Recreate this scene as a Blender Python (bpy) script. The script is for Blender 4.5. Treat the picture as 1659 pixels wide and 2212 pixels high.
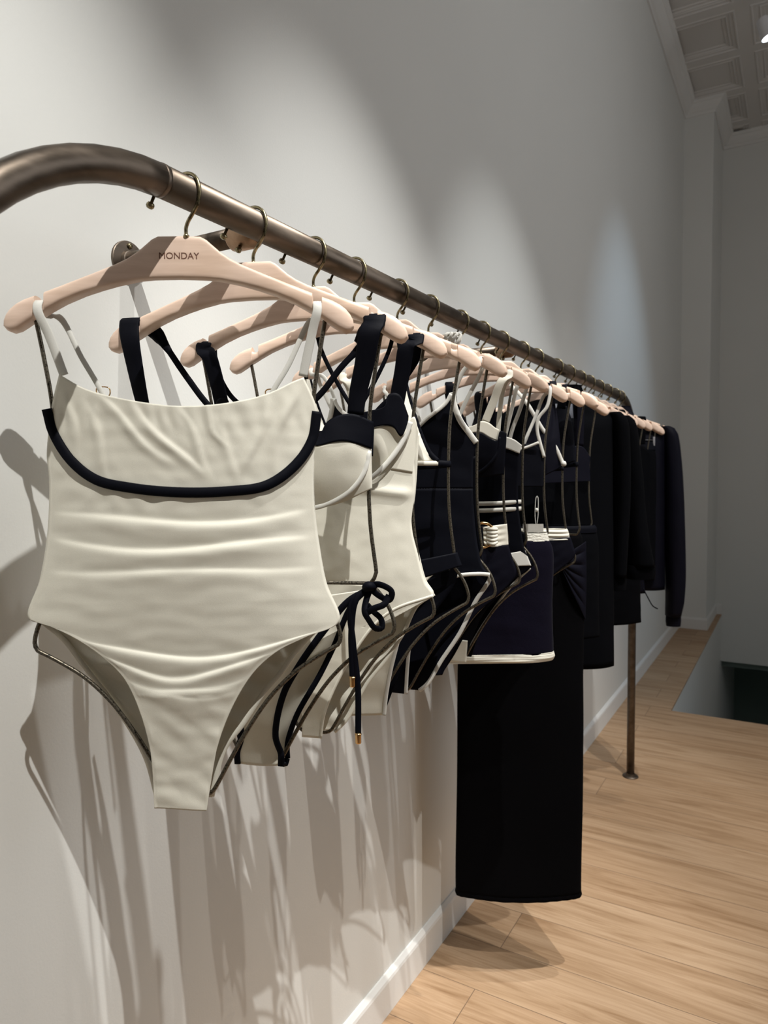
import bpy, math, random
from mathutils import Vector, Matrix, noise
random.seed(7)
PI = math.pi
for o in list(bpy.data.objects): bpy.data.objects.remove(o)
sc = bpy.context.scene
COL = sc.collection

# ------------------------------------------------------------------ camera
cam = bpy.data.cameras.new('camera'); camo = bpy.data.objects.new('camera', cam); COL.objects.link(camo)
cr = Vector((0.864970, 0.501757, -0.008164)); cd = Vector((0.019926, -0.050597, -0.998520)); cf = Vector((-0.501427, 0.863528, -0.053763))
camo.matrix_world = Matrix(((cr.x, -cd.x, -cf.x, 0), (cr.y, -cd.y, -cf.y, 0), (cr.z, -cd.z, -cf.z, 1.35), (0, 0, 0, 1)))
cam.sensor_fit = 'HORIZONTAL'; cam.sensor_width = 36; cam.lens = 36 * 1536 / 1659
cam.clip_start = .05
cam.dof.use_dof = True; cam.dof.focus_distance = 1.05; cam.dof.aperture_fstop = 11
sc.camera = camo

# ------------------------------------------------------------------ world, exposure
w = bpy.data.worlds.new('world'); sc.world = w; w.use_nodes = True
w.node_tree.nodes['Background'].inputs[0].default_value = (.8, .87, 1, 1)
w.node_tree.nodes['Background'].inputs[1].default_value = .15
sc.view_settings.view_transform = 'Standard'; sc.view_settings.look = 'None'
sc.view_settings.gamma = 1; sc.view_settings.use_curve_mapping = False
sc.view_settings.exposure = 0.18

# spot lamps in the track heads: position, target, watts, half angle, colour, blend, head radius
LAMPS = [
    ((.80, -.25, 4.05), (-.65, .34, 1.00), 385, 19.5, (1, .985, .94), .6, .014),
    ((.50, .87, 4.05), (-.70, 1.43, .84), 290, 17, (1, .985, .95), .6, .016),
    ((.50, 1.79, 4.05), (-.70, 2.45, .80), 150, 18.5, (.98, 1, .99), .6, .016),
    ((.50, 3.15, 4.05), (-.55, 3.05, .30), 60, 20, (1, .95, .88), .6, .016),
    ((1.05, 1.35, 4.05), (.05, 2.2, .0), 190, 30, (1, .94, .86), .8, .016),
    ((.90, 3.90, 4.05), (-.87, 4.3, 1.35), 75, 23, (.60, .80, 1), .9, .016),
]
# added unseen area light on the right that lifts the ambient; not a window
al = bpy.data.lights.new('ambient_fill', 'AREA'); al.energy = 30; al.size = 2.4; al.shape = 'RECTANGLE'; al.size_y = 2.2; al.color = (.95, .97, 1)
alo = bpy.data.objects.new('ambient_fill', al); COL.objects.link(alo); alo.location = (2.9, 2.4, 2.8); alo.rotation_euler = (math.radians(90), 0, math.radians(90))

# ------------------------------------------------------------------ materials
def newmat(name):
    m = bpy.data.materials.new(name); m.use_nodes = True
    nt = m.node_tree; b = nt.nodes['Principled BSDF']
    return m, nt, b
def N(nt, t, **k):
    n = nt.nodes.new(t)
    for a, v in k.items():
        if a in n.inputs: n.inputs[a].default_value = v
        else: setattr(n, a, v)
    return n
def L(nt, a, b): nt.links.new(a, b)
def bump(nt, b, src, strength, dist=.001):
    bp = N(nt, 'ShaderNodeBump'); bp.inputs['Strength'].default_value = strength; bp.inputs['Distance'].default_value = dist
    L(nt, src, bp.inputs['Height']); L(nt, bp.outputs[0], b.inputs['Normal'])
def tex(nt, scale=(1, 1, 1)):
    tc = N(nt, 'ShaderNodeTexCoord'); mp = N(nt, 'ShaderNodeMapping'); mp.inputs['Scale'].default_value = scale
    L(nt, tc.outputs['Object'], mp.inputs[0]); return mp.outputs[0]
def noise_t(nt, vec, scale, detail=3, rough=.5):
    n = N(nt, 'ShaderNodeTexNoise'); n.inputs['Scale'].default_value = scale; n.inputs['Detail'].default_value = detail; n.inputs['Roughness'].default_value = rough
    L(nt, vec, n.inputs['Vector']); return n
def ramp(nt, src, stops):
    r = N(nt, 'ShaderNodeValToRGB'); e = r.color_ramp.elements
    while len(e) < len(stops): e.new(.5)
    for k, (p, c) in enumerate(stops): e[k].position = p; e[k].color = (*c, 1)
    L(nt, src, r.inputs[0]); return r.outputs[0]

def wall_mat(name, col):
    m, nt, b = newmat(name); v = tex(nt)
    n = noise_t(nt, v, 260, 4); L(nt, ramp(nt, noise_t(nt, v, 1.3, 2).outputs[0], [(.3, tuple(c * .97 for c in col)), (.7, col)]), b.inputs['Base Color'])
    b.inputs['Roughness'].default_value = .75; bump(nt, b, n.outputs[0], .12, .0015); return m
M_wall = wall_mat('painted_plaster', (.735, .74, .715))
M_trim = wall_mat('painted_trim', (.76, .755, .735))
M_ceil = wall_mat('painted_tin', (.66, .64, .615))
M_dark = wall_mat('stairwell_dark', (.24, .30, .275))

def fabric(name, col, weave=900, bumpy=.25, rough=.8, sheen=.3, sss=0.0, wrinkle=.06):
    m, nt, b = newmat(name); v = tex(nt)
    n = noise_t(nt, tex(nt, (1, 1, 2.2)), weave, 2)
    w2 = noise_t(nt, tex(nt, (1, 1, 1.6)), 34, 3, .55)
    ad = N(nt, 'ShaderNodeMath', operation='MULTIPLY_ADD'); ad.inputs[1].default_value = wrinkle * 6
    L(nt, w2.outputs[0], ad.inputs[0]); 
    sm = N(nt, 'ShaderNodeMath', operation='MULTIPLY'); sm.inputs[1].default_value = bumpy
    L(nt, n.outputs[0], sm.inputs[0]); L(nt, sm.outputs[0], ad.inputs[2])
    bump(nt, b, ad.outputs[0], .5, .0007)
    L(nt, ramp(nt, n.outputs[0], [(.3, tuple(c * .93 for c in col)), (.7, col)]), b.inputs['Base Color'])
    b.inputs['Roughness'].default_value = rough; b.inputs['Sheen Weight'].default_value = sheen; b.inputs['Sheen Roughness'].default_value = .4
    b.inputs['Specular IOR Level'].default_value = .35 if col[0] > .1 else .06
    if sss:
        tr = N(nt, 'ShaderNodeBsdfTranslucent'); tr.inputs[0].default_value = (col[0], col[1] * .94, col[2] * .80, 1)
        mx = N(nt, 'ShaderNodeMixShader'); mx.inputs[0].default_value = sss; L(nt, b.outputs[0], mx.inputs[1]); L(nt, tr.outputs[0], mx.inputs[2])
        L(nt, mx.outputs[0], nt.nodes['Material Output'].inputs[0])
    return m
M_cream = fabric('cream_jersey', (.82, .79, .685), sheen=.1, rough=.65, sss=.10)
M_white = fabric('white_elastic', (.74, .73, .68), sheen=.2, wrinkle=.05, sss=.08)
M_navy = fabric('navy_jersey', (.0034, .0038, .0068), sheen=.0, rough=.6, wrinkle=.12)
M_black = fabric('black_knit', (.0012, .0012, .0018), weave=500, bumpy=.8, sheen=.0, rough=.95)
M_linen = fabric('black_linen', (.0011, .0013, .0022), weave=600, bumpy=.6, sheen=.0, rough=.9, wrinkle=.25)
M_knit = fabric('ribbed_knit', (.005, .0042, .011), weave=420, bumpy=1.0, sheen=.03, rough=.9, wrinkle=.3)
M_satin = fabric('navy_nylon', (.0042, .0042, .0085), weave=900, sheen=.0, rough=.6, wrinkle=.2)
M_crochet = fabric('cream_crochet', (.74, .72, .64), weave=160, bumpy=6, sheen=.2)

def metal(name, c1, c2, scale=30, rough=.38, stretch=(1, 1, 1), met=1.0):
    m, nt, b = newmat(name); v = tex(nt, stretch)
    n = noise_t(nt, v, scale, 4, .6)
    L(nt, ramp(nt, n.outputs[0], [(.35, c1), (.65, c2)]), b.inputs['Base Color'])
    b.inputs['Metallic'].default_value = met
    L(nt, ramp(nt, n.outputs[0], [(.3, (rough * .75,) * 3), (.7, (rough * 1.3,) * 3)]), b.inputs['Roughness'])
    return m
M_bronze = metal('aged_bronze', (.105, .085, .068), (.19, .155, .125), 26, .43, (1, .25, 1))
M_hook = metal('antique_brass', (.10, .085, .05), (.42, .36, .22), 140, .30)
M_gold = metal('polished_gold', (.80, .50, .22), (.90, .62, .32), 60, .18)
M_copper = metal('worn_copper', (.25, .16, .10), (.40, .27, .18), 60, .42)
def wire_mat():
    m, nt, b = newmat('speckled_bronze_wire'); v = tex(nt)
    n = noise_t(nt, v, 420, 3, .7); n2 = noise_t(nt, v, 40, 2)
    c = ramp(nt, n.outputs[0], [(.40, (.010, .009, .008)), (.47, (.135, .118, .09))])
    L(nt, c, b.inputs['Base Color']); b.inputs['Metallic'].default_value = .75; b.inputs['Roughness'].default_value = .38
    return m
M_wire = wire_mat()
def wood_mat():
    m, nt, b = newmat('pale_maple'); 
    n = noise_t(nt, tex(nt, (3, 9, 34)), 4, 5, .55); n2 = noise_t(nt, tex(nt), 5, 2)
    mx = N(nt, 'ShaderNodeMix', data_type='RGBA', blend_type='MULTIPLY'); mx.inputs[0].default_value = 1
    L(nt, ramp(nt, n.outputs[0], [(.30, (.86, .83, .80)), (.62, (1, 1, 1))]), mx.inputs[6])
    L(nt, ramp(nt, n2.outputs[0], [(.35, (.78, .57, .42)), (.65, (.80, .61, .50))]), mx.inputs[7])
    L(nt, mx.outputs[2], b.inputs['Base Color']); b.inputs['Roughness'].default_value = .48
    bump(nt, b, n.outputs[0], .08, .0005); return m
M_wood = wood_mat()
m, nt, b = newmat('burnt_lettering'); M_letter = m
b.inputs['Roughness'].default_value = .7
L(nt, ramp(nt, noise_t(nt, tex(nt), 300).outputs[0], [(.3, (.10, .035, .02)), (.7, (.16, .06, .035))]), b.inputs['Base Color'])
m, nt, b = newmat('tag_card'); M_tag = m; b.inputs['Roughness'].default_value = .7
L(nt, ramp(nt, noise_t(nt, tex(nt), 200).outputs[0], [(.3, (.50, .48, .43)), (.7, (.56, .54, .49))]), b.inputs['Base Color'])
m, nt, b = newmat('label_satin'); M_label = m; b.inputs['Roughness'].default_value = .6
L(nt, ramp(nt, noise_t(nt, tex(nt), 400).outputs[0], [(.3, (.06, .065, .08)), (.7, (.09, .095, .115))]), b.inputs['Base Color'])
def floor_mat():
    m, nt, b = newmat('oak_planks'); tc = N(nt, 'ShaderNodeTexCoord')
    br = N(nt, 'ShaderNodeTexBrick'); br.offset = .37; br.offset_frequency = 2; br.squash = 1
    for k, v in (('Scale', 1), ('Mortar Size', .0012), ('Mortar Smooth', .3), ('Bias', 0), ('Brick Width', 1.9), ('Row Height', .185)): br.inputs[k].default_value = v
    br.inputs['Color1'].default_value = (.0, .0, .0, 1); br.inputs['Color2'].default_value = (1, 1, 1, 1); br.inputs['Mortar'].default_value = (.5, .5, .5, 1)
    L(nt, tc.outputs['Object'], br.inputs['Vector'])
    mp = N(nt, 'ShaderNodeMapping'); mp.inputs['Scale'].default_value = (1.1, 13, 1); 
    ad = N(nt, 'ShaderNodeVectorMath', operation='MULTIPLY_ADD'); ad.inputs[1].default_value = (7, 3, 5)
    L(nt, br.outputs['Color'], ad.inputs[0]); L(nt, tc.outputs['Object'], ad.inputs[2]); L(nt, ad.outputs[0], mp.inputs[0])
    wv = noise_t(nt, mp.outputs[0], 1.6, 6, .62); wv.inputs['Distortion'].default_value = 1.1
    mp2 = N(nt, 'ShaderNodeMapping'); mp2.inputs['Scale'].default_value = (3, 120, 1); L(nt, ad.outputs[0], mp2.inputs[0])
    fine = noise_t(nt, mp2.outputs[0], 1.5, 3, .6)
    c1 = ramp(nt, wv.outputs[0], [(.30, (.36, .225, .125)), (.45, (.50, .34, .21)), (.60, (.57, .40, .26)), (.75, (.47, .31, .185))])
    mx = N(nt, 'ShaderNodeMix', data_type='RGBA', blend_type='MULTIPLY'); mx.inputs[0].default_value = 1
    L(nt, c1, mx.inputs[6]); L(nt, ramp(nt, fine.outputs[0], [(.35, (.86, .83, .80)), (.6, (1, 1, 1))]), mx.inputs[7])
    mx2 = N(nt, 'ShaderNodeMix', data_type='RGBA', blend_type='MULTIPLY'); mx2.inputs[0].default_value = 1
    L(nt, mx.outputs[2], mx2.inputs[6]); L(nt, ramp(nt, br.outputs['Color'], [(.0, (.90, .86, .82)), (1, (1.0, 1.0, 1.0))]), mx2.inputs[7])
    mx3 = N(nt, 'ShaderNodeMix', data_type='RGBA'); L(nt, br.outputs['Fac'], mx3.inputs[0]); L(nt, mx2.outputs[2], mx3.inputs[6]); mx3.inputs[7].default_value = (.17, .11, .07, 1)
    L(nt, mx3.outputs[2], b.inputs['Base Color']); b.inputs['Roughness'].default_value = .5; b.inputs['Specular IOR Level'].default_value = .3
    bump(nt, b, fine.outputs[0], .1, .0005); return m
M_floor = floor_mat()
def flat(name, col, rough=.5, em=0):
    m, nt, b = newmat(name); b.inputs['Roughness'].default_value = rough
    L(nt, ramp(nt, noise_t(nt, tex(nt), 20).outputs[0], [(.3, tuple(c * .96 for c in col)), (.7, col)]), b.inputs['Base Color'])
    if em: b.inputs['Emission Color'].default_value = (.85, .95, 1, 1); b.inputs['Emission Strength'].default_value = em
    return m
M_lampbody = flat('white_lamp_paint', (.7, .7, .72), .4); M_lens = flat('lit_lamp_lens', (.9, .9, .9), .4, 9)
M_chrome = metal('clip_chrome', (.5, .5, .52), (.7, .7, .72), 60, .2)

# ------------------------------------------------------------------ mesh helpers
class MB:
    def __init__(s): s.v = []; s.f = []
    def add(s, vs, fs):
        b = len(s.v); s.v += [tuple(v) for v in vs]; s.f += [tuple(b + i for i in f) for f in fs]; return s
    def box(s, x0, x1, y0, y1, z0, z1):
        vs = [(x, y, z) for x in (x0, x1) for y in (y0, y1) for z in (z0, z1)]
        return s.add(vs, [(0, 1, 3, 2), (4, 6, 7, 5), (0, 4, 5, 1), (2, 3, 7, 6), (0, 2, 6, 4), (1, 5, 7, 3)])
    def tube(s, path, r, seg=10, cap=True, closed=False):
        P = [Vector(p) for p in path]; n = len(P); rs = r if isinstance(r, (list, tuple)) else [r] * n
        T = []
        for i in range(n):
            a = P[(i - 1) % n] if closed or i > 0 else P[0]; c = P[(i + 1) % n] if closed or i < n - 1 else P[-1]
            T.append((c - a).normalized())
        ref = Vector((0, 0, 1)) if abs(T[0].z) < .9 else Vector((1, 0, 0))
        u = T[0].cross(ref).normalized(); vs = []
        for i in range(n):
            u = (u - T[i] * u.dot(T[i])).normalized(); w_ = T[i].cross(u)
            for k in range(seg):
                a = 2 * PI * k / seg; vs.append(P[i] + (u * math.cos(a) + w_ * math.sin(a)) * rs[i])
        fs = []
        for i in range(n if closed else n - 1):
            j = (i + 1) % n
            for k in range(seg): fs.append((i * seg + k, i * seg + (k + 1) % seg, j * seg + (k + 1) % seg, j * seg + k))
        if cap and not closed: fs += [tuple(reversed(range(seg))), tuple((n - 1) * seg + k for k in range(seg))]
        return s.add(vs, fs)
    def lathe(s, c, axis, prof, seg=24):
        c = Vector(c); a = Vector(axis).normalized(); u = a.orthogonal().normalized(); w_ = a.cross(u); vs = []; fs = []
        for (r, h) in prof:
            for k in range(seg):
                t = 2 * PI * k / seg; vs.append(c + a * h + (u * math.cos(t) + w_ * math.sin(t)) * r)
        for i in range(len(prof) - 1):
            for k in range(seg): fs.append((i * seg + k, i * seg + (k + 1) % seg, (i + 1) * seg + (k + 1) % seg, (i + 1) * seg + k))
        fs += [tuple(reversed(range(seg))), tuple((len(prof) - 1) * seg + k for k in range(seg))]
        return s.add(vs, fs)
    def ribbon(s, path, width, thick, side=None, normal=None):
        """flat elastic strip; side(i) = width direction, or normal = surface normal"""
        P = [Vector(p) for p in path]; n = len(P); ws = width if isinstance(width, (list, tuple)) else [width] * n
        vs = []; K = 8
        for i in range(n):
            T = (P[min(i + 1, n - 1)] - P[max(i - 1, 0)]).normalized()
            if side is not None:
                S_ = Vector(side); S_ = (S_ - T * S_.dot(T)).normalized()
            else:
                S_ = T.cross(Vector(normal)).normalized()
            Nn = S_.cross(T).normalized()
            for k in range(K):
                a = 2 * PI * k / K; cx = math.copysign(abs(math.cos(a)) ** .5, math.cos(a)); sy = math.copysign(abs(math.sin(a)) ** .6, math.sin(a))
                vs.append(P[i] + S_ * cx * ws[i] * .5 + Nn * sy * thick * .5)
        fs = []
        for i in range(n - 1):
            for k in range(K): fs.append((i * K + k, i * K + (k + 1) % K, (i + 1) * K + (k + 1) % K, (i + 1) * K + k))
        fs += [tuple(reversed(range(K))), tuple((n - 1) * K + k for k in range(K))]
        return s.add(vs, fs)
    def build(s, name, mat, parent=None, smooth=True, label=None, auto=None):
        me = bpy.data.meshes.new(name); me.from_pydata(s.v, [], s.f)
        import bmesh
        bm = bmesh.new(); bm.from_mesh(me); bmesh.ops.recalc_face_normals(bm, faces=bm.faces); bm.to_mesh(me); bm.free()
        me.materials.append(mat)
        for p in me.polygons: p.use_smooth = smooth
        if smooth and auto:
            try: me.set_sharp_from_angle(angle=math.radians(auto))
            except Exception: pass
        o = bpy.data.objects.new(name, me); COL.objects.link(o)
        if parent: o.parent = parent
        if label: o['label'] = label
        return o
def struct(name, mb, mat, smooth=False, **k):
    o = mb.build(name, mat, None, smooth, **k); o['kind'] = 'structure'; return o
def thing(name, label, cat, loc=(0, 0, 0), rz=0, group=None):
    o = bpy.data.objects.new(name, None); COL.objects.link(o); o.location = loc; o.rotation_euler = (0, 0, rz); o.empty_display_size = .02
    o['label'] = label; o['category'] = cat
    if group: o['group'] = group
    return o
def smooth_path(pts, n, closed=False):
    """Catmull-Rom through the points, resampled to n+1 samples by arc length"""
    P = [Vector(p) for p in pts]; m = len(P); out = []
    if m == 2: dense = [P[0].lerp(P[1], k / 40) for k in range(41)]
    else:
        dense = []
        for i in range(m - 1):
            a = P[i - 1] if i else P[0] * 2 - P[1]; b_ = P[i]; c = P[i + 1]; d = P[i + 2] if i + 2 < m else P[-1] * 2 - P[-2]
            l0 = max((b_ - a).length, 1e-6) ** .5; l1 = max((c - b_).length, 1e-6) ** .5; l2 = max((d - c).length, 1e-6) ** .5
            m1 = (c - b_) + ((b_ - a) / l0 - (c - a) / (l0 + l1)) * l1
            m2 = (c - b_) + ((d - c) / l2 - (d - b_) / (l1 + l2)) * l1
            for k in range(12):
                t = k / 12; h = (2 * t ** 3 - 3 * t ** 2 + 1, t ** 3 - 2 * t ** 2 + t, -2 * t ** 3 + 3 * t ** 2, t ** 3 - t ** 2)
                dense.append(b_ * h[0] + m1 * h[1] + c * h[2] + m2 * h[3])
        dense.append(P[-1])
    ls = [0]
    for i in range(1, len(dense)): ls.append(ls[-1] + (dense[i] - dense[i - 1]).length)
    j = 0
    for k in range(n + 1):
        t = ls[-1] * k / n
        while j < len(ls) - 2 and ls[j + 1] < t: j += 1
        q = (t - ls[j]) / max(ls[j + 1] - ls[j], 1e-9); out.append(dense[j].lerp(dense[j + 1], min(max(q, 0), 1)))
    return out
def V2(pts): return [Vector((p[0], p[1], 0)) for p in pts]
def mir(pts): return [(-p[0], *p[1:]) for p in pts]
def coons(top, bot, left, right, nu, nv, off):
    """patch from four (u, v) edges; returns grid [row][col] of points, depth from off(s, t, u, v, w)"""
    tp = smooth_path(V2(top), nu); bt = smooth_path(V2(bot), nu); lf = smooth_path(V2(left), nv); rt = smooth_path(V2(right), nv)
    G = []
    for j in range(nv + 1):
        t = j / nv; row = []
        for i in range(nu + 1):
            s = i / nu
            p = lf[j] * (1 - s) + rt[j] * s + tp[i] * (1 - t) + bt[i] * t - (tp[0] * (1 - s) * (1 - t) + tp[-1] * s * (1 - t) + bt[0] * (1 - s) * t + bt[-1] * s * t)
            wd = (rt[j] - lf[j]).length
            row.append(Vector((p.x, off(s, t, p.x, p.y, wd), p.y)))
        G.append(row)
    return G
def shell(mb, G, th, sign=-1):
    """closed thin cloth from a grid"""
    nr = len(G); nc = len(G[0]); A = []; B = []
    for j in range(nr):
        for i in range(nc):
            du = G[j][min(i + 1, nc - 1)] - G[j][max(i - 1, 0)]; dv = G[min(j + 1, nr - 1)][i] - G[max(j - 1, 0)][i]
            n = du.cross(dv); n = n.normalized() if n.length > 1e-12 else Vector((0, -1, 0))
            A.append(G[j][i] + n * th * .5); B.append(G[j][i] - n * th * .5)
    fs = []; o = nr * nc
    for j in range(nr - 1):
        for i in range(nc - 1):
            a = j * nc + i; fs.append((a, a + 1, a + nc + 1, a + nc)); fs.append((o + a, o + a + nc, o + a + nc + 1, o + a + 1))
    for i in range(nc - 1):
        a = i; fs.append((a, o + a, o + a + 1, a + 1)); a = (nr - 1) * nc + i; fs.append((a, a + 1, o + a + 1, o + a))
    for j in range(nr - 1):
        a = j * nc; fs.append((a, a + nc, o + a + nc, o + a)); a = j * nc + nc - 1; fs.append((a, o + a, o + a + nc, a + nc))
    return mb.add(A + B, fs)
def piece(parent, name, mat, top, bot, left, right, off, nu=40, nv=40, th=.0014, label=None):
    G = coons(top, bot, left, right, nu, nv, off); mb = MB(); shell(mb, G, th)
    o = mb.build(name, mat, parent, label=label); return o, G
def surf_y(G, u, v):
    best = []; 
    for r in G:
        for p in r:
            d = (p.x - u) ** 2 + (p.z - v) ** 2; best.append((d, p.y))
    best.sort(key=lambda q: q[0]); ws = [(1 / (d + 1e-8), y) for d, y in best[:4]]
    return sum(a * y for a, y in ws) / sum(a for a, y in ws)
def on_surf(G, pts, n, lift=-.0015):
    return [(p.x, surf_y(G, p.x, p.y) + lift, p.y) for p in smooth_path(V2(pts), n)]
def nz(u, v, sc_=20, seed=0): return noise.noise(Vector((u * sc_, v * sc_, seed)))
FW = [(-.14, .167), (-.19, .160), (-.24, .156), (-.33, .153), (-.39, .155), (-.45, .168), (-.50, .180), (-.80, .182)]
def frame_w(v):
    for a, b_ in zip(FW, FW[1:]):
        if v >= b_[0]: return a[1] + (b_[1] - a[1]) * min(1, max(0, (v - a[0]) / (b_[0] - a[0])))
    return .182
def front(D=.022, base=.0045, folds=None, p=2.4, wref=.25):
    def f(s, t, u, v, wd):
        k = 1 - .62 * min(1, max(0, (-.47 - v) / .22))
        y = -(base + D * k * (1 - min(1, abs(u) / frame_w(v)) ** p))
        if folds: y -= folds(s, t, u, v) * min(1, (1 - abs(2 * s - 1)) * 8)
        return y
    return f
def back(D=.022, base=.0045, folds=None, p=2.4, wref=.25):
    g_ = front(D, base, folds, p, wref)
    return lambda s, t, u, v, wd: -g_(s, t, u, v, wd)
def loft(mb, rings, seg=48, th=.0016, fold=None, capped=False):
    """closed sleeve of cloth: rings = (u, y, v, half width, half depth)"""
    P = smooth5(rings, 40); vs = []; n = len(P)
    for j, (u, y, v, w_, d) in enumerate(P):
        for k in range(seg):
            a = 2 * PI * k / seg; cx = math.cos(a); sy = math.sin(a)
            fx = fold(k / seg, j / (n - 1), u, v) if fold else 0
            e = .8
            x = math.copysign(abs(cx) ** e, cx) * (w_ + fx * .4); yy = math.copysign(abs(sy) ** e, sy) * (d + fx)
            vs.append(Vector((u + x, y + yy, v)))
    fs = []
    inner = [Vector((P[i // seg][0] + (q.x - P[i // seg][0]) * .985, P[i // seg][1] + (q.y - P[i // seg][1]) * .93, q.z)) for i, q in enumerate(vs)]
    o = len(vs)
    for j in range(n - 1):
        for k in range(seg):
            a = j * seg + k; b_ = j * seg + (k + 1) % seg
            fs.append((a, b_, b_ + seg, a + seg)); fs.append((o + a, o + a + seg, o + b_ + seg, o + b_))
    for k in range(seg):
        a = k; b_ = (k + 1) % seg; fs.append((a, o + a, o + b_, b_)); c = (n - 1) * seg
        fs.append((c + a, c + b_, o + c + b_, o + c + a))
    return mb.add(vs + inner, fs)
def smooth5(rings, n):
    out = []; m = len(rings); 
    ls = [0]
    for i in range(1, m): ls.append(ls[-1] + math.dist(rings[i][:3], rings[i - 1][:3]))
    for k in range(n + 1):
        t = ls[-1] * k / n; j = 0
        while j < m - 2 and ls[j + 1] < t: j += 1
        q = (t - ls[j]) / max(ls[j + 1] - ls[j], 1e-9); r = []
        for c in range(5):
            a = rings[max(j - 1, 0)][c]; b_ = rings[j][c]; d = rings[j + 1][c]; e = rings[min(j + 2, m - 1)][c]
            m1 = (d - a) * .5 if j > 0 else d - b_; m2 = (e - b_) * .5 if j + 2 < m else d - b_
            h = (2 * q ** 3 - 3 * q ** 2 + 1, q ** 3 - 2 * q ** 2 + q, -2 * q ** 3 + 3 * q ** 2, q ** 3 - q ** 2)
            r.append(b_ * h[0] + m1 * h[1] + d * h[2] + m2 * h[3])
        out.append(tuple(r))
    return out

# ------------------------------------------------------------------ room
WX = -.87
mb = MB(); mb.box(WX - .12, WX, -2.6, 7.5, -3, 4.6); struct('wall_left', mb, M_wall)
mb = MB(); mb.box(WX, -.645, 6.545, 7.344, 0, 4.45); struct('wall_pilaster', mb, M_wall)
mb = MB(); mb.box(WX, 3.2, 7.344, 7.46, -.446, 4.45); struct('wall_far', mb, M_wall)
mb = MB(); mb.box(3.2, 3.3, -2.6, 7.5, -.3, 4.45); struct('wall_right', mb, M_wall)
mb = MB(); mb.box(WX, 3.2, -2.7, -2.6, 0, 4.45); struct('wall_near', mb, M_wall)
mb = MB(); mb.box(WX, 3.2, -2.6, 4.228, -.012, 0); mb.box(WX, -.590, 4.228, 7.344, -.012, 0); mb.box(1.3, 3.2, 4.228, 7.344, -.012, 0)
struct('floor', mb, M_floor)
# stairwell behind the floor opening
mb = MB(); mb.box(-.62, -.592, 4.23, 9.2, -2.8, -.0125); struct('wall_stairwell_left', mb, M_wall)
mb = MB(); mb.box(1.3, 1.34, 4.23, 9.2, -2.8, -.0125); struct('wall_stairwell_right', mb, M_wall)
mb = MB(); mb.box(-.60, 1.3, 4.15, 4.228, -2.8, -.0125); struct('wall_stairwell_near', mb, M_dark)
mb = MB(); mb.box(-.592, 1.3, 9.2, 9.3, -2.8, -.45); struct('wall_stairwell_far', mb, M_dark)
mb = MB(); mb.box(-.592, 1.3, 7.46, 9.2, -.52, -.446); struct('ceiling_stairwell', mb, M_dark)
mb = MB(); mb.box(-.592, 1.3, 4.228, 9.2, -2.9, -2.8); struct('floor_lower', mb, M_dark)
def baseboard(name, p0, p1, nrm):
    p0 = Vector(p0); p1 = Vector(p1); nrm = Vector(nrm); prof = [(0, 0), (.014, 0), (.014, .082), (.012, .089), (.007, .0945), (.004, .098), (0, .098)]
    mb = MB(); vs = [p + nrm * a + Vector((0, 0, z + .0005)) for p in (p0, p1) for a, z in prof]; k = len(prof)
    fs = [(i, (i + 1) % k, k + (i + 1) % k, k + i) for i in range(k)] + [tuple(range(k)), tuple(reversed(range(k, 2 * k)))]
    mb.add(vs, fs); struct(name, mb, M_trim)
baseboard('baseboard_left', (WX, -2.6, 0), (WX, 6.545, 0), (1, 0, 0))
baseboard('baseboard_pilaster', (WX + .014, 6.545, 0), (-.631, 6.545, 0), (0, -1, 0))
baseboard('baseboard_pilaster_side', (-.645, 6.545, 0), (-.645, 7.344, 0), (1, 0, 0))
baseboard('baseboard_far', (-.631, 7.344, 0), (-.592, 7.344, 0), (0, -1, 0))
CZ = 4.385
def crown(name, pts, nrms):
    prof = [(0, -.105), (.012, -.105), (.014, -.085), (.030, -.075), (.052, -.05), (.064, -.028), (.078, -.02), (.080, -.008), (.092, 0), (0, 0)]
    k = len(prof); mb = MB(); vs = []
    for p, n in zip(pts, nrms):
        for a, z in prof: vs.append(Vector((p[0], p[1], CZ)) + Vector((n[0], n[1], 0)) * a + Vector((0, 0, z)))
    fs = []
    for j in range(len(pts) - 1):
        fs += [(j * k + i, j * k + (i + 1) % k, (j + 1) * k + (i + 1) % k, (j + 1) * k + i) for i in range(k)]
    fs += [tuple(range(k)), tuple(reversed(range((len(pts) - 1) * k, len(pts) * k)))]
    mb.add(vs, fs); struct(name, mb, M_trim)
crown('trim_1', [(WX, -2.6), (WX, 6.545), (-.645, 6.545), (-.645, 7.344), (3.2, 7.344)], [(1, 0), (1, -1), (1, -1), (1, -1), (0, -1)])
# pressed tin ceiling: nested raised squares
mb = MB(); pitch = .59; x0 = -.963; y0 = 7.1 - pitch * 17
rings = [(0, 0), (.045, 0), (.049, -.008), (.056, -.008), (.060, .006), (.082, .006), (.086, .016), (.098, .016), (.102, .006), (.108, .022), (.128, .022), (.132, .034), (.145, .034)]
ny = 18; nx = 8
for a in range(nx):
    for b_ in range(ny):
        X = x0 + a * pitch; Y = y0 + b_ * pitch; vs = []; fs = []
        for (q, h) in [(a_, b2 * .55) for a_, b2 in rings]: vs += [(X + q, Y + q, CZ + h), (X + pitch - q, Y + q, CZ + h), (X + pitch - q, Y + pitch - q, CZ + h), (X + q, Y + pitch - q, CZ + h)]
        for r in range(len(rings) - 1):
            for k in range(4): fs.append((r * 4 + k, r * 4 + (k + 1) % 4, (r + 1) * 4 + (k + 1) % 4, (r + 1) * 4 + k))
        r = len(rings) - 1; fs.append(tuple(r * 4 + k for k in range(4))); mb.add(vs, fs)
mb.box(x0, 3.4, y0, 7.6, CZ + .045, CZ + .1)
struct('ceiling', mb, M_ceil)

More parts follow.
